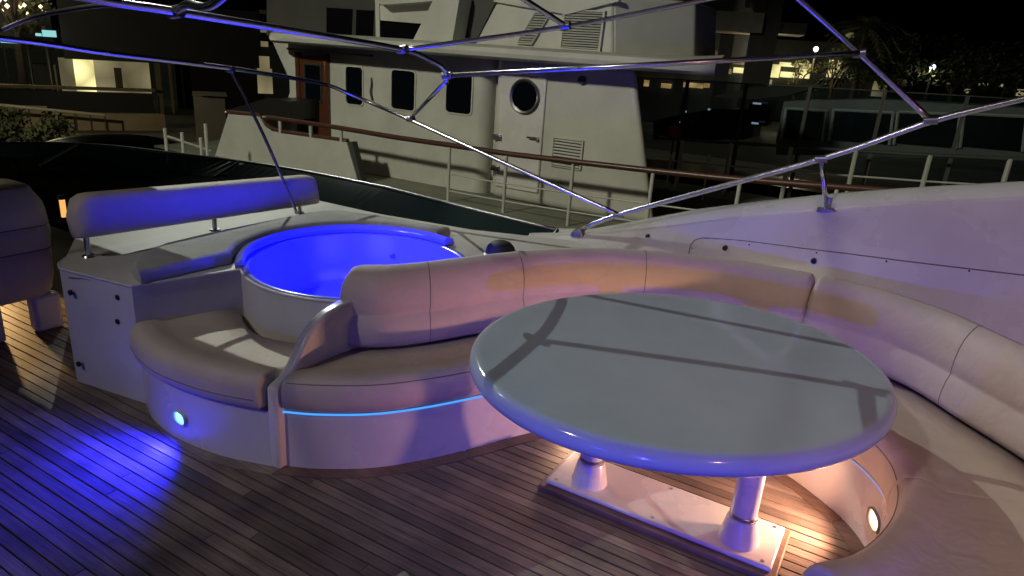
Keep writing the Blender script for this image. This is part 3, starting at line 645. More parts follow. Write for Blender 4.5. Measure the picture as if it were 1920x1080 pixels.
# forward deckhouse wall with rounded end
c0 = [(-10.55, YF), (-6.30, YF)] + [(-6.30 + 0.22 * math.sin(q), YF + 0.22 - 0.22 * math.cos(q)) for q in [math.pi / 2 * k / 8 for k in range(1, 9)]] + [(-6.08, 12.6), (-10.55, 12.6)]
obj('deckhouse_wall', MB().prism(c0, -0.615, 1.60), 'nwhite', ny, smooth=True)
# after deckhouse, sloping after end
a_ = [V(-5.90, YF - 0.07, -0.615), V(-3.02, YF - 0.07, -0.615), V(-4.7, 12.6, -0.615), V(-5.90, 12.6, -0.615)]
b_2 = [V(-5.90, YF - 0.07, 1.60), V(-3.62, YF - 0.07, 1.60), V(-5.2, 12.6, 1.60), V(-5.90, 12.6, 1.60)]
obj('deckhouse_wall', MB().loft([a_, b_2]), 'nwhite', ny, bevel=0.12, seg=5)
nbox('recess_wall', (-6.1, YF + 0.25, -0.615), (-5.88, 12.5, 1.59), 'nwhite')
def wframe(x0, x1, z0, z1, y, fr, name='window', fm='nwhite', pm='pane', rad=0.06):
    def rr(x0, x1, z0, z1, y, r):
        pts = []
        for sx, sz, cx, cz, a in ((1, 1, x1 - r, z1 - r, 0), (-1, 1, x0 + r, z1 - r, 90), (-1, -1, x0 + r, z0 + r, 180), (1, -1, x1 - r, z0 + r, 270)):
            for k in range(5): q = math.radians(a + 22.5 * k); pts.append(V(cx + math.cos(q) * r, y, cz + math.sin(q) * r))
        return pts
    w_ = obj(name, MB().loft([rr(x0 - fr, x1 + fr, z0 - fr, z1 + fr, y + 0.01, rad + fr), rr(x0 - fr, x1 + fr, z0 - fr, z1 + fr, y - 0.02, rad + fr), rr(x0, x1, z0, z1, y - 0.022, rad), rr(x0, x1, z0, z1, y + 0.01, rad)], caps=False), fm, ny, smooth=True)
    obj('pane', MB().loft([rr(x0, x1, z0, z1, y - 0.004, rad), rr(x0, x1, z0, z1, y + 0.012, rad)]), pm, w_)
    return w_
wframe(-9.09, -8.70, 0.58, 1.22, YF, 0.025); wframe(-8.03, -7.53, 0.595, 1.235, YF, 0.025); wframe(-6.87, -6.37, 0.65, 1.27, YF, 0.025)
# reflected shore lights are real lamps far off; wooden door
wd = nbox('wooden_door', (-10.22, YF - 0.05, -0.60), (-9.57, YF + 0.02, 1.34), 'nwood', bevel=0.012); wd['label'] = 'varnished mahogany door with tall window'
q0, q1 = ony(573, 121, YF - 0.05), ony(603, 189, YF - 0.05)
wf = MB(); x0, x1, z0, z1 = q0.x, q1.x, q1.z, q0.z
for a, b in (((x0 - .035, YF - .075, z0 - .035), (x0, YF - .051, z1 + .035)), ((x1, YF - .075, z0 - .035), (x1 + .035, YF - .051, z1 + .035)), ((x0, YF - .075, z0 - .035), (x1, YF - .051, z0)), ((x0, YF - .075, z1), (x1, YF - .051, z1 + .035))): wf.box(a, b)
obj('window_frame', wf, 'steeld', wd); obj('pane', MB().box((x0, YF - .062, z0), (x1, YF - .052, z1)), 'pane', wd)
nbox('door_jamb', (-10.32, YF - 0.06, -0.60), (-10.225, YF + 0.02, 1.40), 'nwood'); nbox('door_jamb', (-9.565, YF - 0.06, -0.60), (-9.49, YF + 0.02, 1.40), 'nwood')
nbox('slide_rail', (-10.5, YF - 0.09, 1.42), (-8.45, YF - 0.02, 1.455), 'ndark')
# white side door with porthole
YD = YF - 0.07
sd = nbox('side_door', (-5.78, YD - 0.035, -0.42), (-4.98, YD + 0.01, 1.375), 'gel', bevel=0.03); sd['label'] = 'white side door with round porthole'
pc = ony(984, 181, YD - 0.04)
def yring(r, y, n=36): return [V(pc.x + math.cos(2 * math.pi * k / n) * r, y, pc.z + math.sin(2 * math.pi * k / n) * r) for k in range(n)]
po = obj('porthole', MB().loft([yring(0.265, YD - 0.03), yring(0.265, YD - 0.06), yring(0.245, YD - 0.075), yring(0.215, YD - 0.06), yring(0.215, YD - 0.03)], caps=False), 'steeld', sd, smooth=True)
obj('pane', MB().loft([yring(0.215, YD - 0.045), yring(0.215, YD - 0.030)]), 'pane', sd)
for z in (-0.13, 0.36):
    nbox('hinge', (-5.86, YD - 0.07, z - 0.04), (-5.70, YD - 0.036, z + 0.05), 'steeld', sd, 0.01)
p = ony(1000, 258, YD - 0.05); nbox('handle', (p.x - 0.09, YD - 0.10, p.z - 0.015), (p.x + 0.09, YD - 0.085, p.z + 0.015), 'steel', sd); nbox('handle', (p.x + 0.05, YD - 0.09, p.z - 0.04), (p.x + 0.09, YD - 0.034, p.z + 0.015), 'steel', sd)
p = ony(1093, 150, YD); obj('round_light', MB().tube([p, p - V(0, 0.05, 0)], 0.06, 18), 'ndark', ny, smooth=True)
p = ony(697, 168, YF)
obj('hook', MB().tube([p + V(0, -.01, .2), p + V(0.02, -.03, .1), p + V(0, -.04, -.05), p + V(.04, -.03, -.18)], 0.014, 8), 'ndark', ny, smooth=True)
def vent(x0, x1, z0, z1, y, n, name='vent', shear=0.0, tilt=0.0):
    """louvre: dark backing, frame and separate slats; shear slants it along x with height"""
    h = z1 - z0
    def pt(s, t, yy): return V(lerp(x0, x1, s) + shear * t, yy, lerp(z0, z1, t) + tilt * s)
    def quad(s0, s1, t0, t1, ya, yb): return MB().loft([[pt(s0, t0, yy), pt(s1, t0, yy), pt(s1, t1, yy), pt(s0, t1, yy)] for yy in (ya, yb)])
    vt = obj(name, quad(0, 1, 0, 1, y + 0.005, y - 0.006), 'ndark', ny)
    for s0, s1, t0, t1 in ((-0.05, 0, -0.04, 1.04), (1, 1.05, -0.04, 1.04), (0, 1, -0.04, 0), (0, 1, 1, 1.04)):
        obj('vent_frame', quad(s0, s1, t0, t1, y + 0.004, y - 0.035), 'nwhite', vt)
    for k in range(n):
        t = (k + 0.5) / n; obj('slat', MB().loft([[pt(s, t - 0.30 / n, y - 0.03), pt(s, t - 0.2 / n, y - 0.034), pt(s, t + 0.3 / n, y - 0.010), pt(s, t + 0.22 / n, y - 0.006)] for s in (0, 1)]), 'nwhite', vt)
vent(-4.78, -4.31, 0.06, 0.47, YD, 9)
# roof with rounded overhanging lip
def roof_ring(x, k, yb=12.9):
    y0 = lerp(10.2, 8.82, k)
    pts = [(yb, 1.59), (y0 + 0.25, 1.545), (y0 + 0.06, 1.535), (y0, 1.575), (y0 - 0.012, 1.63), (y0 + 0.02, 1.695), (y0 + 0.12, 1.73), (yb, 1.80)]
    return [V(x, y, z) for y, z in pts]
obj('roof', MB().loft([roof_ring(*a) for a in ((-10.55, 0.72), (-10.5, 0.84), (-10.35, 0.94), (-10.1, 0.99), (-9.8, 1), (-8, 1), (-6, 1), (-4.4, 1), (-3.6, 0.985), (-3.1, 0.95, 11.4), (-2.75, 0.87, 10.3), (-2.55, 0.77, 9.75), (-2.47, 0.70, 9.6))]), 'nwhite', ny, smooth=True)
# raked fin and wing ahead of the wooden door
for px, y in (([(505, 65), (540, 72), (570, 140), (552, 215), (530, 215), (548, 160)], 9.62),):
    P = [ony(u, v, y) for u, v in px]; obj('raked_fin', MB().loft([P, [p + V(0, 0.12, 0) for p in P]]), 'nwhite', ny)
# upper works seen above the roof
def slab(name, px, y, th, m): P = [ony(u, v, y) for u, v in px]; return obj(name, MB().loft([P, [p + V(0, th, 0) for p in P]]), m, ny)
slab('raked_pillar', [(815, -6), (862, -6), (846, 88), (768, 88)], 9.7, 0.35, 'nwhite')
slab('pillar_side', [(862, -6), (934, -6), (886, 90), (846, 90)], 10.1, 0.2, 'ndark')
f1 = [ony(u, v, 10.0) for u, v in ((938, -10), (1150, -10), (1150, 104), (882, 96))]; f2 = [ony(u, v, 10.0) for u, v in ((1150, -10), (1240, -10), (1240, 110), (1150, 104))]
obj('funnel_casing', MB().loft([f1, [p + V(0, 2.2, 0) for p in f1]]), 'nwhite', ny, bevel=0.05, seg=3)
s2 = [f2[0], f2[1] + V(0.2, 1.0, 0), f2[2] + V(0.2, 1.0, -0.05), f2[3]]
obj('funnel_side', MB().loft([s2, [p + V(0.0, 1.2, 0) for p in s2]]), 'nwhite', ny, bevel=0.04, seg=3)
e = [ony(u, v, 9.93) for u, v in ((925, 3), (1062, 27), (1160, 2), (1160, -4), (1062, 20), (928, -4))]; obj('casing_moulding', MB().loft([e, [p + V(0, 0.08, 0) for p in e]]), 'nwhite', ny)
a = ony(972, 80, 9.98); b = ony(996, 82, 9.98); c = ony(1005, 24, 9.98); vent(a.x, b.x + 0.02, a.z, c.z, 9.98, 12, 'vent', c.x - a.x, 0)
a = ony(1053, 90, 9.98); b = ony(1123, 91, 9.98); c = ony(1054, 36, 9.98); vent(a.x, b.x, a.z, c.z + 0.12, 9.98, 15, 'vent', 0.02, 0.0)
slab('wheelhouse_wall', [(500, -8), (712, -8), (712, 84), (500, 66)], 11.3, 0.1, 'ndark')
slab('wheelhouse_window', [(612, 14), (660, 17), (658, 66), (612, 60)], 11.27, 0.02, 'pane')
slab('wheelhouse_window', [(668, 18), (700, 20), (698, 70), (667, 66)], 11.27, 0.02, 'pane')
slab('wheelhouse_post', [(703, -5), (711, -5), (712, 82), (705, 82)], 10.6, 0.08, 'nwhite')
slab('wing_panel', [(712, 10), (806, 4), (800, 45), (713, 38)], 10.5, 0.06, 'nwhite')
slab('wheelhouse_window', [(713, 38), (800, 44), (770, 84), (714, 82)], 10.56, 0.05, 'pane')
slab('upper_eave', [(690, -12), (830, -12), (826, 1), (715, 9)], 10.2, 0.5, 'nwhite')
# solid forward bulwark with dropped step
P = [ony(u, v, 8.6) for u, v in ((398, 330), (404, 290), (428, 214), (486, 219), (496, 236), (510, 246), (528, 250), (650, 267), (668, 330), (676, 380), (398, 380))]
obj('forward_bulwark', MB().loft([P, [p + V(0, 0.10, 0) for p in P]]), 'nwhite', ny, smooth=False)
cap = [ony(u, v, 8.65) for u, v in ((425, 210), (486, 216), (498, 233), (512, 243), (530, 247), (652, 265))]
obj('bulwark_cap', MB().tube(even(cap, 40), 0.045, 10), 'nrail', ny, smooth='all')
P = [ony(u, v, 8.62) for u, v in ((651, 266), (660, 266), (680, 345), (670, 345))]; obj('bulwark_end', MB().loft([P, [p + V(0, 0.12, 0) for p in P]]), 'ndark', ny)
P = [ony(u, v, 8.7) for u, v in ((430, 205), (500, 184), (540, 190), (540, 225), (495, 219), (430, 213))]; obj('cover', MB().loft([P, [p + V(0, 1.5, 0) for p in P]]), 'black', ny)
# main handrail, stanchions, wires
rp = [ony(u, v, 8.6) for u, v in ((495, 219), (520, 222), (620, 237), (745, 258), (843, 272), (950, 288), (1075, 303), (1225, 320), (1350, 333), (1500, 345), (1700, 360), (1950, 372))]
def zr_(x):
    for a, b in zip(rp, rp[1:]):
        if a.x <= x <= b.x: return lerp(a.z, b.z, (x - a.x) / (b.x - a.x))
    return rp[-1].z
obj('handrail', MB().tube(even(rp, 80), 0.040, 10), 'nrail', ny, smooth='all')
for x in (-6.13, -5.115, -4.04, -2.89, -1.78, -0.7, 0.4, 1.5):
    obj('stanchion', MB().tube([(x, 8.6, -0.63), (x, 8.6, zr_(x))], 0.026, 10), 'nwhite', ny, smooth=True)
for u, v in ((526, 252), (583, 260), (640, 268)):
    p = ony(u, v, 8.62); obj('stanchion', MB().tube([p, (p.x, p.y, zr_(p.x))], 0.03, 10), 'nwhite', ny, smooth=True)
for dz in (0.44, 0.70):
    obj('guard_wire', MB().tube([(x, 8.6, zr_(x) - dz) for x in [lerp(-6.13, 1.5, i / 20) for i in range(21)]], 0.013, 6), 'nwhite', ny, smooth='all')
# far-side rail
fr = [ony(u, v, 13.0) for u, v in ((1235, 257), (1275, 261), (1370, 268), (1485, 275), (1605, 283), (1745, 291), (1895, 298), (2000, 303))]
obj('handrail', MB().tube(even(fr, 30), 0.03, 8), 'ndark', ny, smooth='all')
for u, v in ((1280, 262), (1372, 268), (1484, 275), (1606, 283), (1745, 291), (1895, 298)):
    p = ony(u, v, 13.0); obj('stanchion', MB().tube([(p.x, 13.0, -0.63), p], 0.04, 8), 'nwhite', ny, smooth=True)
obj('guard_wire', MB().tube([p - V(0, 0, 0.42) for p in fr], 0.018, 6), 'nwhite', ny, smooth='all')
for u in (1258, 1330): p = ony(u, 290, 12.2); obj('stanchion', MB().tube([(p.x, 12.2, -0.63), p], 0.02, 8), 'nwhite', ny, smooth=True)
# glass windbreak on the far side of that ship's after deck
gw = thing('glass_windbreak', (-1, 13.45, -0.62), 'tall clear glass windbreak with slim dark posts on the ship side deck', 'windbreak')
gp = [ony(u, v, 13.45) for u, v in ((1180, 144), (1290, 150), (1400, 157), (1520, 163), (1660, 171), (1815, 180), (1985, 190))]
for p in gp: obj('post', MB().box((p.x - 0.03, 13.42, -0.625), (p.x + 0.03, 13.48, p.z)), 'ndark', gw)
for a, b in zip(gp, gp[1:]):
    Q = [V(a.x + 0.035, 13.45, 0.0), V(b.x - 0.035, 13.45, 0.0), V(b.x - 0.035, 13.45, b.z - 0.01), V(a.x + 0.035, 13.45, a.z - 0.01)]
    obj('pane', MB().loft([Q, [q + V(0, 0.012, 0) for q in Q]]), 'clear', gw)
obj('top_rail', MB().tube([p + V(0, 0, 0.0) for p in gp], 0.012, 6), 'ndark', gw, smooth='all')
# red round sign on a pole (lifebuoy board)
p = ony(1265, 246, 12.6)
rs = thing('red_marker', (p.x, 12.6, -0.62), 'round red marker on a thin pole at the ship rail', 'marker')
obj('pole', MB().tube([(p.x, 12.6, -0.62), (p.x, 12.6, p.z)], 0.018, 8), 'ndark', rs); obj('disc', MB().tube([p - V(0, 0.02, 0), p + V(0, 0.02, 0)], 0.11, 24), 'red', rs, smooth=True)

# ================================================================== FLOODLIGHTS
def flood(pos, target, energy, col, cone, label, foot, blend=0.4, size=0.12):
    t = thing('floodlight', foot, label, 'floodlight', 'harbour floodlights'); pos = Vector(pos); d = (Vector(target) - pos).normalized()
    obj('mast', MB().tube([foot, pos - d * 0.12], [0.09, 0.05], 12), 'steeld', t, smooth=True)
    q = d.to_track_quat('-Z', 'Y').to_matrix(); a, b = q @ V(1, 0, 0), q @ V(0, 1, 0)
    obj('housing', MB().obox(pos - d * 0.16, a * 0.24, b * 0.16, d * 0.08), 'black', t, bevel=0.02)
    obj('lens', MB().obox(pos - d * 0.074, a * 0.20, b * 0.12, d * 0.004), emission('flood_lens', col, 4), t)
    return lamp('flood_beam', 'SPOT', pos + d * 0.02, energy, col, t, d, size, cone, blend)
pont = setp(obj('pontoon', MB().box((-30, -8, -3.6), (12, -5, -2.6)), 'conc'), kind='structure')
flood((-8.5, -6.2, 8.5), (-6.6, 9.5, 0.6), 4300, (1.0, 0.98, 0.78), 50, 'harbour floodlight on a tall mast lighting the moored white ship', (-8.5, -6.2, -2.6), 0.4, 0.5)
flood((-12.2, 9.0, 8.8), (-0.3, 2.4, 0.6), 2700, (0.94, 1.0, 0.88), 27, 'floodlight on the raked mast of the neighbouring ship', (-9.6, 11.5, 1.78), 0.7, 0.025)
flood((-4.5, -6.2, 8.5), (0.1, 3.2, 0.8), 880, (1.0, 0.93, 0.82), 42, 'floodlight on the pontoon mast lighting the curved settee', (-4.5, -6.2, -2.6), 0.7, 0.25)

# ================================================================== BEYOND: moored yacht, buildings, trees, lamps
my = thing('moored_yacht', (2, 17, -3.3), 'pale motor yacht with white framed cabin windows beyond the glass windbreak', 'yacht')
def mslab(name, px, y, th, m): P = [ony(u, v, y) for u, v in px]; return obj(name, MB().loft([P, [p + V(0, th, 0) for p in P]]), m, my)
obj('hull', MB().prism([(-6, 17.0), (12, 16.6), (12, 18.8), (-6, 18.6), (-9, 17.7)], -3.5, -0.9), 'nhull', my)
mslab('cabin', [(1455, 262), (1470, 190), (1640, 186), (1960, 205), (1960, 300), (1455, 290)], 17.2, 1.6, mat('cabin_grey', (0.22, 0.22, 0.20), 0.5, var=0.25, scale=1.2))
for u0, u1 in ((1474, 1550), (1563, 1675), (1684, 1800), (1808, 1925)):
    w0 = mslab('cabin_window', [(u0 + 4, 206 + (u0 - 1474) * 0.03), (u1 - 4, 208 + (u1 - 1474) * 0.03), (u1 - 7, 262 + (u1 - 1474) * 0.05), (u0 - 4, 258 + (u0 - 1474) * 0.05)], 17.16, 0.03, 'pane')
    tl, tr, br, bl = [ony(u, v, 17.13) for u, v in ((u0, 203 + (u0 - 1474) * 0.03), (u1, 205 + (u1 - 1474) * 0.03), (u1 - 8, 262 + (u1 - 1474) * 0.05), (u0 - 8, 260 + (u0 - 1474) * 0.05))]
    obj('window_frame', MB().tube([bl, tl, tl.lerp(tr, 0.02), tr.lerp(tl, 0.02), tr, br], 0.032, 6), mat('frame_white', (0.55, 0.55, 0.52), 0.4), w0)
mslab('canopy', [(1335, 182), (1400, 165), (1500, 156), (1545, 160), (1480, 178), (1420, 186)], 17.4, 1.2, mat('brown_canopy', (0.05, 0.045, 0.035), 0.8))
mslab('windscreen', [(1405, 195), (1450, 188), (1440, 235), (1395, 240)], 17.3, 0.4, 'pane')
mslab('foredeck', [(1225, 225), (1330, 205), (1400, 205), (1395, 262), (1225, 262)], 17.4, 1.0, 'nhull')

for u, v, w_ in ((1420, 194, 12), (1416, 231, 10), (1284, 209, 6), (1277, 229, 3), (1330, 205, 3)):
    p = ony(u, v, 16.95); obj('glint_bar', MB().box((p.x - w_ * 0.0075, 16.9, p.z - 0.02), (p.x + w_ * 0.0075, 16.95, p.z + 0.02)), emission('glint_emission', (0.6, 0.75, 0.9), 0.5), my)  # small glowing bars stand in for bluish glints on the yacht

class Fac:
    """a facade square to the line of sight at a given distance; pixel rectangles become boxes on it"""
    def __init__(s, u, v, d, turn=0):
        s.p = ond(u, v, d); n = O - s.p; n.z = 0; n.normalize(); s.n = Matrix.Rotation(math.radians(turn), 3, 'Z') @ n; s.r = V(0, 0, 1).cross(s.n)
    def at(s, u, v, dep=0):
        d = ray(u, v); pp = s.p + s.n * dep; t = (pp - O).dot(s.n) / d.dot(s.n); q = O + d * t; return (q - s.p).dot(s.r), q.z
    def box(s, name, u0, v0, u1, v1, dep, th, m, parent, zmin=None):
        a = s.at(u0, v0, dep); b = s.at(u1, v1, dep); z0 = b[1] if zmin is None else zmin
        c = s.p + s.r * ((a[0] + b[0]) / 2) + s.n * (dep - th / 2); c.z = (a[1] + z0) / 2
        return obj(name, MB().obox(c, s.r * (abs(b[0] - a[0]) / 2), s.n * (th / 2), V(0, 0, abs(a[1] - z0) / 2)), m, parent)
setp(obj('quay', MB().box((-260, -60, -4.0), (-22, 19.1, -2.1)), 'conc'), kind='structure')
# left: waterfront building with a lit room below a dark overhang
fa = Fac(250, 150, 38)
def froot(f, u, v, name, label, cat, group=None): x, z = f.at(u, v); p = f.p + f.r * x; return thing(name, (p.x, p.y, -2.1), label, cat, group)
lb = froot(fa, 250, 185, 'waterfront_building', 'dark waterfront building with a lit room below its charcoal overhang', 'building')
fa.box('overhang', 104, -10, 492, 128, 2.0, 6.0, 'charcoal', lb)
fa.box('lit_room', 108, 108, 286, 190, -3.0, 0.2, 'dim_win', lb)
fa.box('lit_door', 136, 110, 182, 175, -2.7, 0.1, 'warm_win', lb)
fa.box('dark_panel', 213, 127, 232, 170, -2.7, 0.1, 'beige', lb)
fa.box('side_pier', 60, 120, 110, 190, -1.5, 1.0, 'ndark', lb, -2.1)
fa.box('column', 288, 105, 311, 240, 1.5, 0.5, 'beige', lb, -2.1)
fa.box('column', 314, 105, 331, 240, 1.3, 0.5, 'beige', lb, -2.1)
fa.box('back_wall', 325, 100, 500, 260, -1.0, 0.3, mat('navy_wall', (0.012, 0.014, 0.024), 0.6), lb, -2.1)
fa.box('terrace_wall', -60, 166, 290, 215, 2.2, 0.3, 'charcoal', lb, -2.1)
fa.box('terrace_coping', -60, 162, 290, 168, 2.35, 0.5, 'beige', lb)
fa.box('upper_floor', -60, -30, 103, 95, -1.0, 4.0, 'charcoal', lb)
for u0, v0, u1, v1 in ((487, 18, 504, 27), (488, 50, 505, 62), (489, 77, 503, 88), (486, 105, 506, 130), (482, 128, 512, 176)):
    fa.box('lit_window', u0, v0, u1, v1, 2.05, 0.1, 'dim_win' if v0 > 40 else 'beige', lb)
for u0, v0, u1, v1 in ((0, 74, 58, 83), (66, 62, 78, 68), (78, 56, 106, 70)):
    fa.box('sign_light', u0, v0, u1, v1, 2.4, 0.12, 'teal_l', lb)
for i, u in enumerate((5, 26, 48, 84)):
    fa.box('pillar', u, 86, u + 14, 165, 0.5, 0.4, 'ndark', lb, -2.1)
pw_ = froot(Fac(200, 225, 30), 200, 225, 'promenade_wall', 'low pale promenade wall in front of the dark building', 'wall')
fb = Fac(200, 225, 30); fb.box('wall_face', 95, 212, 312, 250, 0, 0.4, 'beige', pw_, -2.1); fb.box('wall_face', -60, 198, 95, 250, -0.1, 0.4, 'beige', pw_, -2.1)
rl = thing('promenade_rail', fb.p * 1 + V(0, 0, -2.1 - fb.p.z), 'pale promenade handrail above the low wall', 'railing')
a, b = ond(-40, 193, 29), ond(196, 216, 29)
obj('top_rail', MB().tube([a, b], 0.05, 8), 'nwhite', rl)
for i in range(9):
    p = a.lerp(b, i / 8); obj('baluster', MB().tube([(p.x, p.y, -2.1), p], 0.025, 6), 'steeld', rl)
wb = froot(Fac(392, 200, 24), 392, 200, 'deck_locker', 'plain white locker on the quay before the navy wall', 'locker')
fl = Fac(392, 200, 24); fl.box('locker_body', 362, 181, 424, 224, 0, 1.2, 'nwhite', wb, -2.1); fl.box('locker_lid', 360, 177, 426, 181.5, 0.1, 1.4, 'nwhite', wb)
tn = thing('tender', ond(215, 262, 17) * 1, 'dark covered tender with a rounded canopy beyond the windscreen', 'boat')
c_ = ond(215, 262, 17); tn.location.z = -3.3
d_ = V(c_.x, c_.y, 0).normalized(); s_ = V(-d_.y, d_.x, 0) * -1
rings = []
for i in range(15):
    t = i / 14; s = lerp(-1.45, 1.65, t); h = 0.42 * max(0.02, 1 - abs((t - 0.45) / 0.56) ** 2.6) ; wv = 0.7 * max(0.1, 1 - abs((t - 0.5) / 0.55) ** 3)
    rings.append([c_ + s_ * s + d_ * (math.cos(q) * wv) + V(0, 0, -0.3 + math.sin(q) * h) for q in [math.pi * k / 8 for k in range(9)]] + [c_ + s_ * s + d_ * (-wv * 0.9) + V(0, 0, -3.3 - c_.z), c_ + s_ * s + d_ * (wv * 0.9) + V(0, 0, -3.3 - c_.z)])
obj('hull', MB().loft(rings), 'nhull', tn, smooth=True)
# small white rail of the ship's bow
br = thing('bow_rail', ond(350, 280, 13) * 1, 'small white bow rail posts ahead of the ship bulwark', 'railing'); br.location.z = -0.9
bp = [ond(u, v, 13) for u, v in ((309, 240), (341, 248), (376, 258), (385, 232))]
for p, q in zip(bp, (283, 282, 281, 260)):
    obj('post', MB().tube([(p.x, p.y, -0.9), p], 0.03, 8), 'nwhite', br, smooth=True)
obj('rail', MB().tube([ond(306, 253, 13), ond(395, 283, 13)], 0.022, 8), 'nwhite', br, smooth=True)

def leaf_cloud(mb, c, r, n, size, squash=0.75):
    for _ in range(n):
        d = V(random.gauss(0, 1), random.gauss(0, 1), random.gauss(0, 1)); d.normalize(); d *= r * random.random() ** 0.4; d.z *= squash
        a = V(random.uniform(-1, 1), random.uniform(-1, 1), random.uniform(-1, 1)).normalized() * size * random.uniform(0.6, 1.3); b = a.orthogonal().normalized() * size * 0.45
        p = c + d; mb.add([p - a, p + b, p + a, p - b], [(0, 1, 2, 3)])
def tree(pos, h, r, label, leafm='leaf', group='trees along the quay', n=900, name='broadleaf_tree'):
    t = thing(name, pos, label, 'tree', group); pos = Vector(pos)
    tp = pos + V(random.uniform(-.3, .3), random.uniform(-.3, .3), h * 0.55)
    tr = MB().tube([pos, pos.lerp(tp, 0.5) + V(0.1, 0, 0), tp], [0.035 * h, 0.026 * h, 0.018 * h], 8)
    mb = MB()
    for k in range(9):
        q = k * 2.4; e = pos + V(math.cos(q) * r * random.uniform(0.3, 0.85), math.sin(q) * r * random.uniform(0.3, 0.85), h * random.uniform(0.55, 0.95))
        tr.tube([tp - V(0, 0, 0.1 * h * random.random()), tp.lerp(e, 0.6) + V(0, 0, 0.05 * h), e], [0.012 * h, 0.008 * h, 0.003 * h], 5)
        leaf_cloud(mb, e, r * random.uniform(0.3, 0.5), n // 9, 0.05 * r + 0.08)
    obj('trunk', tr, 'bark', t, smooth=True); obj('crown', mb, leafm, t, normals=False)
def palm(pos, h, r, label):
    t = thing('palm_tree', pos, label, 'palm tree', 'trees along the quay'); pos = Vector(pos); top = pos + V(random.uniform(-.3, .3), 0.2, h)
    obj('trunk', MB().tube([pos, pos.lerp(top, 0.5) + V(0.15, 0, 0), top], [0.24, 0.18, 0.15], 10), 'bark', t, smooth=True)
    mb = MB()
    for k in range(26):
        q = k * 2.399; el = random.uniform(-0.35, 1.0); d = V(math.cos(q), math.sin(q), 0); L = r * random.uniform(0.8, 1.1)
        prev = None
        for i in range(12):
            s = i / 11; p = top + d * (L * s * math.cos(el * 0.6)) + V(0, 0, L * (math.sin(el) * s - 0.75 * s * s))
            if prev is not None:
                sd_ = d.cross(V(0, 0, 1)); w2 = L * 0.20 * math.sin(math.pi * min(1, s * 0.9 + 0.08))
                for sg in (-1, 1):
                    e = p + sd_ * sg * w2 + d * 0.12 * L - V(0, 0, w2 * 0.5); mb.add([prev, p, e], [(0, 1, 2)])
            prev = p
    obj('crown', mb, 'leaf', t, normals=False)
def gz(u, v, d, z=-2.1): p = ond(u, v, d); return (p.x, p.y, z)
# right: hotel, lit restaurant, trees, lamps
fr_ = Fac(1330, 80, 44)
rb = froot(fr_, 1330, 100, 'waterfront_hotel', 'dark terraced waterfront block with deep concrete balcony', 'building')
fr_.box('rear_wall', 1180, -30, 1408, 150, -3, 0.4, 'charcoal', rb, -2.1)
bal = fr_.box('balcony', 1230, 14, 1428, 62, 1.0, 3.0, mat('balcony_concrete', (0.40, 0.38, 0.32), 0.8, var=0.35, scale=0.8), rb)
for u in (1297, 1332, 1366, 1400, 1430): fr_.box('baluster', u, -8, u + 5, 14, 0.9, 0.1, 'ndark', rb)
fr_.box('column', 1422, -30, 1440, 170, 0.2, 0.5, 'ndark', rb, -2.1); fr_.box('column', 1275, 62, 1285, 130, -0.5, 0.4, 'ndark', rb, -2.1); fr_.box('column', 1352, 62, 1364, 150, -0.5, 0.4, 'ndark', rb, -2.1)
fr_.box('lower_slab', 1440, 40, 1510, 66, -1, 3.0, 'ndark', rb)
for u0, v0, u1, v1, m in ((1326, 95, 1350, 108, 'beige'), (1325, 109, 1350, 121, 'warm_win'), (1375, 112, 1400, 122, 'beige'), (1376, 126, 1400, 138, 'warm_win'), (1240, 156, 1258, 166, 'or_win'), (1262, 156, 1272, 166, 'or_win'), (1280, 154, 1318, 166, 'or_win'), (1320, 156, 1330, 165, 'or_win'), (1208, 150, 1216, 162, 'or_win')):
    fr_.box('lit_window', u0, v0, u1, v1, -2.5, 0.2, m, rb)
fq = Fac(1430, 135, 58)
rr_ = froot(fq, 1430, 150, 'lit_restaurant', 'bright yellow lit restaurant front behind the trees', 'building')
fq.box('rear_wall', 1225, 60, 1640, 175, -1.0, 0.5, 'charcoal', rr_, -2.1)
for u0, v0, u1, v1, m in ((1412, 118, 1440, 146, 'warm_win'), (1444, 120, 1460, 146, 'warm_win'), (1462, 116, 1520, 128, 'warm_win'), (1464, 134, 1498, 147, 'warm_win'), (1410, 84, 1428, 96, 'warm_win'), (1428, 96, 1436, 112, 'warm_win'), (1556, 112, 1574, 146, 'warm_win'), (1604, 130, 1612, 146, 'warm_win'), (1576, 60, 1600, 72, 'dim_win'), (1500, 128, 1520, 148, 'warm_win'), (1424, 148, 1446, 162, 'dim_win'), (1570, 122, 1600, 148, 'dim_win'),
                          (1638, 158, 1658, 182, 'dim_win'), (1640, 152, 1660, 160, 'dim_win')):
    fq.box('lit_window', u0, v0, u1, v1, -0.4, 0.2, m, rr_)
for u0, v0, u1, v1 in ((1208, 118, 1216, 124), (1255, 118, 1262, 122), (1292, 84, 1296, 88), (1300, 112, 1318, 122), (1355, 128, 1371, 139)):
    fr_.box('lit_window', u0, v0, u1, v1, -2.5, 0.2, 'dim_win', rb)
fh = Fac(1750, 140, 95)
hb_ = froot(fh, 1750, 160, 'far_terrace', 'long low dark building far along the quay', 'building')
fh.box('wall', 1560, 132, 2060, 190, 0, 4, 'charcoal', hb_, -2.1)
for u0, v0, u1, v1 in ((1664, 128, 1676, 134), (1690, 126, 1700, 130), (1720, 138, 1734, 142), (1585, 176, 1620, 182), (1810, 160, 1818, 170), (1908, 162, 1925, 176), (1600, 140, 1612, 148), (1618, 138, 1636, 146), (1644, 142, 1654, 150), (1690, 144, 1706, 150), (1742, 146, 1756, 152), (1776, 148, 1786, 154), (1836, 150, 1852, 156), (1872, 152, 1880, 158)):
    fh.box('lit_window', u0, v0 + 5, u1, v1 + 5, 0.1, 0.2, 'dim_win', hb_)
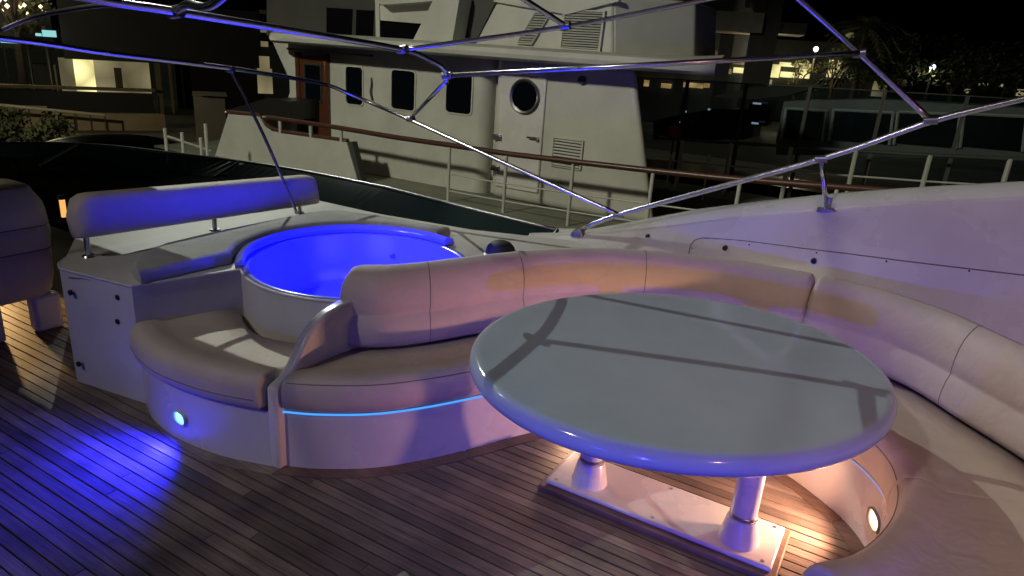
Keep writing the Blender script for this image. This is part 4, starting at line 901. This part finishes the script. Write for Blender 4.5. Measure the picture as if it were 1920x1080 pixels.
for k, (u, d, h, r, lm) in enumerate(((1492, 50, 4.6, 0.9, 'leafl'), (1556, 52, 5.6, 1.3, 'leafl'), (1522, 48, 3.9, 0.7, 'leaf'), (1640, 60, 6.8, 3.0, 'leaf'), (1700, 66, 7.4, 3.4, 'leaf'), (1775, 62, 6.6, 3.2, 'leaf'), (1850, 70, 7.5, 3.6, 'leaf'), (1925, 58, 7.6, 3.4, 'leaf'))):
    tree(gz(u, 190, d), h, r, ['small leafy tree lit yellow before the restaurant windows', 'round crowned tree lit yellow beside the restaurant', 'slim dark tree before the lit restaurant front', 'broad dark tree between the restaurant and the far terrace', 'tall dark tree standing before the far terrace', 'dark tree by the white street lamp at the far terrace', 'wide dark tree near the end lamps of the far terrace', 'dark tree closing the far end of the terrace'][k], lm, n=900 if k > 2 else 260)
palm(gz(1590, 190, 55), 7.0, 2.6, 'tall palm beside the lit restaurant'); palm(gz(1588, 190, 46), 4.6, 2.0, 'short palm in front of the tall palm')
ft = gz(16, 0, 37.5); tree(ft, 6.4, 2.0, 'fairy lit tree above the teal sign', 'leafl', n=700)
bulbs = MB()
for _ in range(46):
    q = random.uniform(0, 6.28); rr0 = random.uniform(0.4, 1.7); c = V(ft[0] + math.cos(q) * rr0, ft[1] + math.sin(q) * rr0, -2.1 + random.uniform(3.9, 6.1)); e_ = random.uniform(0.05, 0.11)
    bulbs.add([c + V(e_, 0, 0), c + V(0, e_, 0), c - V(e_, 0, 0), c - V(0, e_, 0), c + V(0, 0, e_), c - V(0, 0, e_)], [(0, 1, 4), (1, 2, 4), (2, 3, 4), (3, 0, 4), (1, 0, 5), (2, 1, 5), (3, 2, 5), (0, 3, 5)])
fl_t = [o for o in bpy.data.objects if o.get('label') == 'fairy lit tree above the teal sign'][0]
fb_ = obj('string_lights', bulbs, 'warm_l', fl_t); fb_['kind'] = 'stuff'
lamp('string_glow', 'POINT', V(*ft) + V(1.2, -1.6, 5.2), 120, (1.0, 0.85, 0.5), fl_t, None, 0.3)
def shrub(pos, r, label):
    t = thing('shrub', pos, label, 'shrub', 'shrubs by the promenade'); mb = MB(); pos = Vector(pos)
    for k in range(10): leaf_cloud(mb, pos + V(random.uniform(-.5, .5) * r, random.uniform(-.5, .5) * r, r * random.uniform(0.2, 1.1)), r * 0.55, 110, 0.10)
    obj('stem', MB().tube([pos, pos + V(0, 0, r)], [0.06, 0.03], 6), 'bark', t); obj('crown', mb, 'leaf', t, normals=False)
for u, v, d, r, lb_ in ((10, 250, 27, 0.75, 'dark shrub at the end of the promenade rail'), (86, 250, 26, 0.85, 'large dark round shrub below the promenade rail'), (148, 250, 25, 0.35, 'little brown shrub beside the large round shrub')):
    shrub(gz(u, v, d), r, lb_)
def street_lamp(u, v, d, m, label, energy=0, r=0.16):
    p = ond(u, v, d); t = thing('street_lamp', (p.x, p.y, -2.1), label, 'street lamp', 'street lamps on the quay')
    obj('pole', MB().tube([(p.x, p.y, -2.1), (p.x, p.y, p.z - r)], [0.09, 0.05], 8), 'ndark', t, smooth=True)
    obj('globe', MB().lathe(p, [(0.02, -r), (r * 0.7, -r * 0.72), (r, 0), (r * 0.7, r * 0.72), (0.0, r)], 14), m, t, smooth=True)
    if energy: lamp('lamp_glow', 'POINT', p - V(0, 0, r * 1.6) + (O - p).normalized() * 0.5, energy, (1.0, 0.82, 0.5), t, None, 0.1)
street_lamp(1450, 84, 46, 'wht_l', 'white street lamp beside the terraced block', 120, 0.15); street_lamp(1442, 120, 47, 'warm_l', 'warm lamp low before the restaurant windows', 60, 0.12)
street_lamp(1530, 92, 50, 'wht_l', 'twin white lamp between the palm and the restaurant', 120, 0.16); street_lamp(1749, 126, 60, 'wht_l', 'bright white street lamp before the far terrace', 40, 0.2)
street_lamp(1890, 141, 62, 'wht_l', 'white street lamp near the far end of the terrace', 0, 0.16); street_lamp(1913, 143, 62, 'wht_l', 'tall narrow white lamp at the end of the terrace', 0, 0.18)
street_lamp(1432, 30, 200, 'wht_l', 'tiny white lamp high behind the terraced block', 0, 0.2)
street_lamp(-90, 90, 24, 'warm_l', 'added unseen lamp brightening the promenade wall and locker', 260, 0.15)  # lamp added out of view to brighten the wall and locker
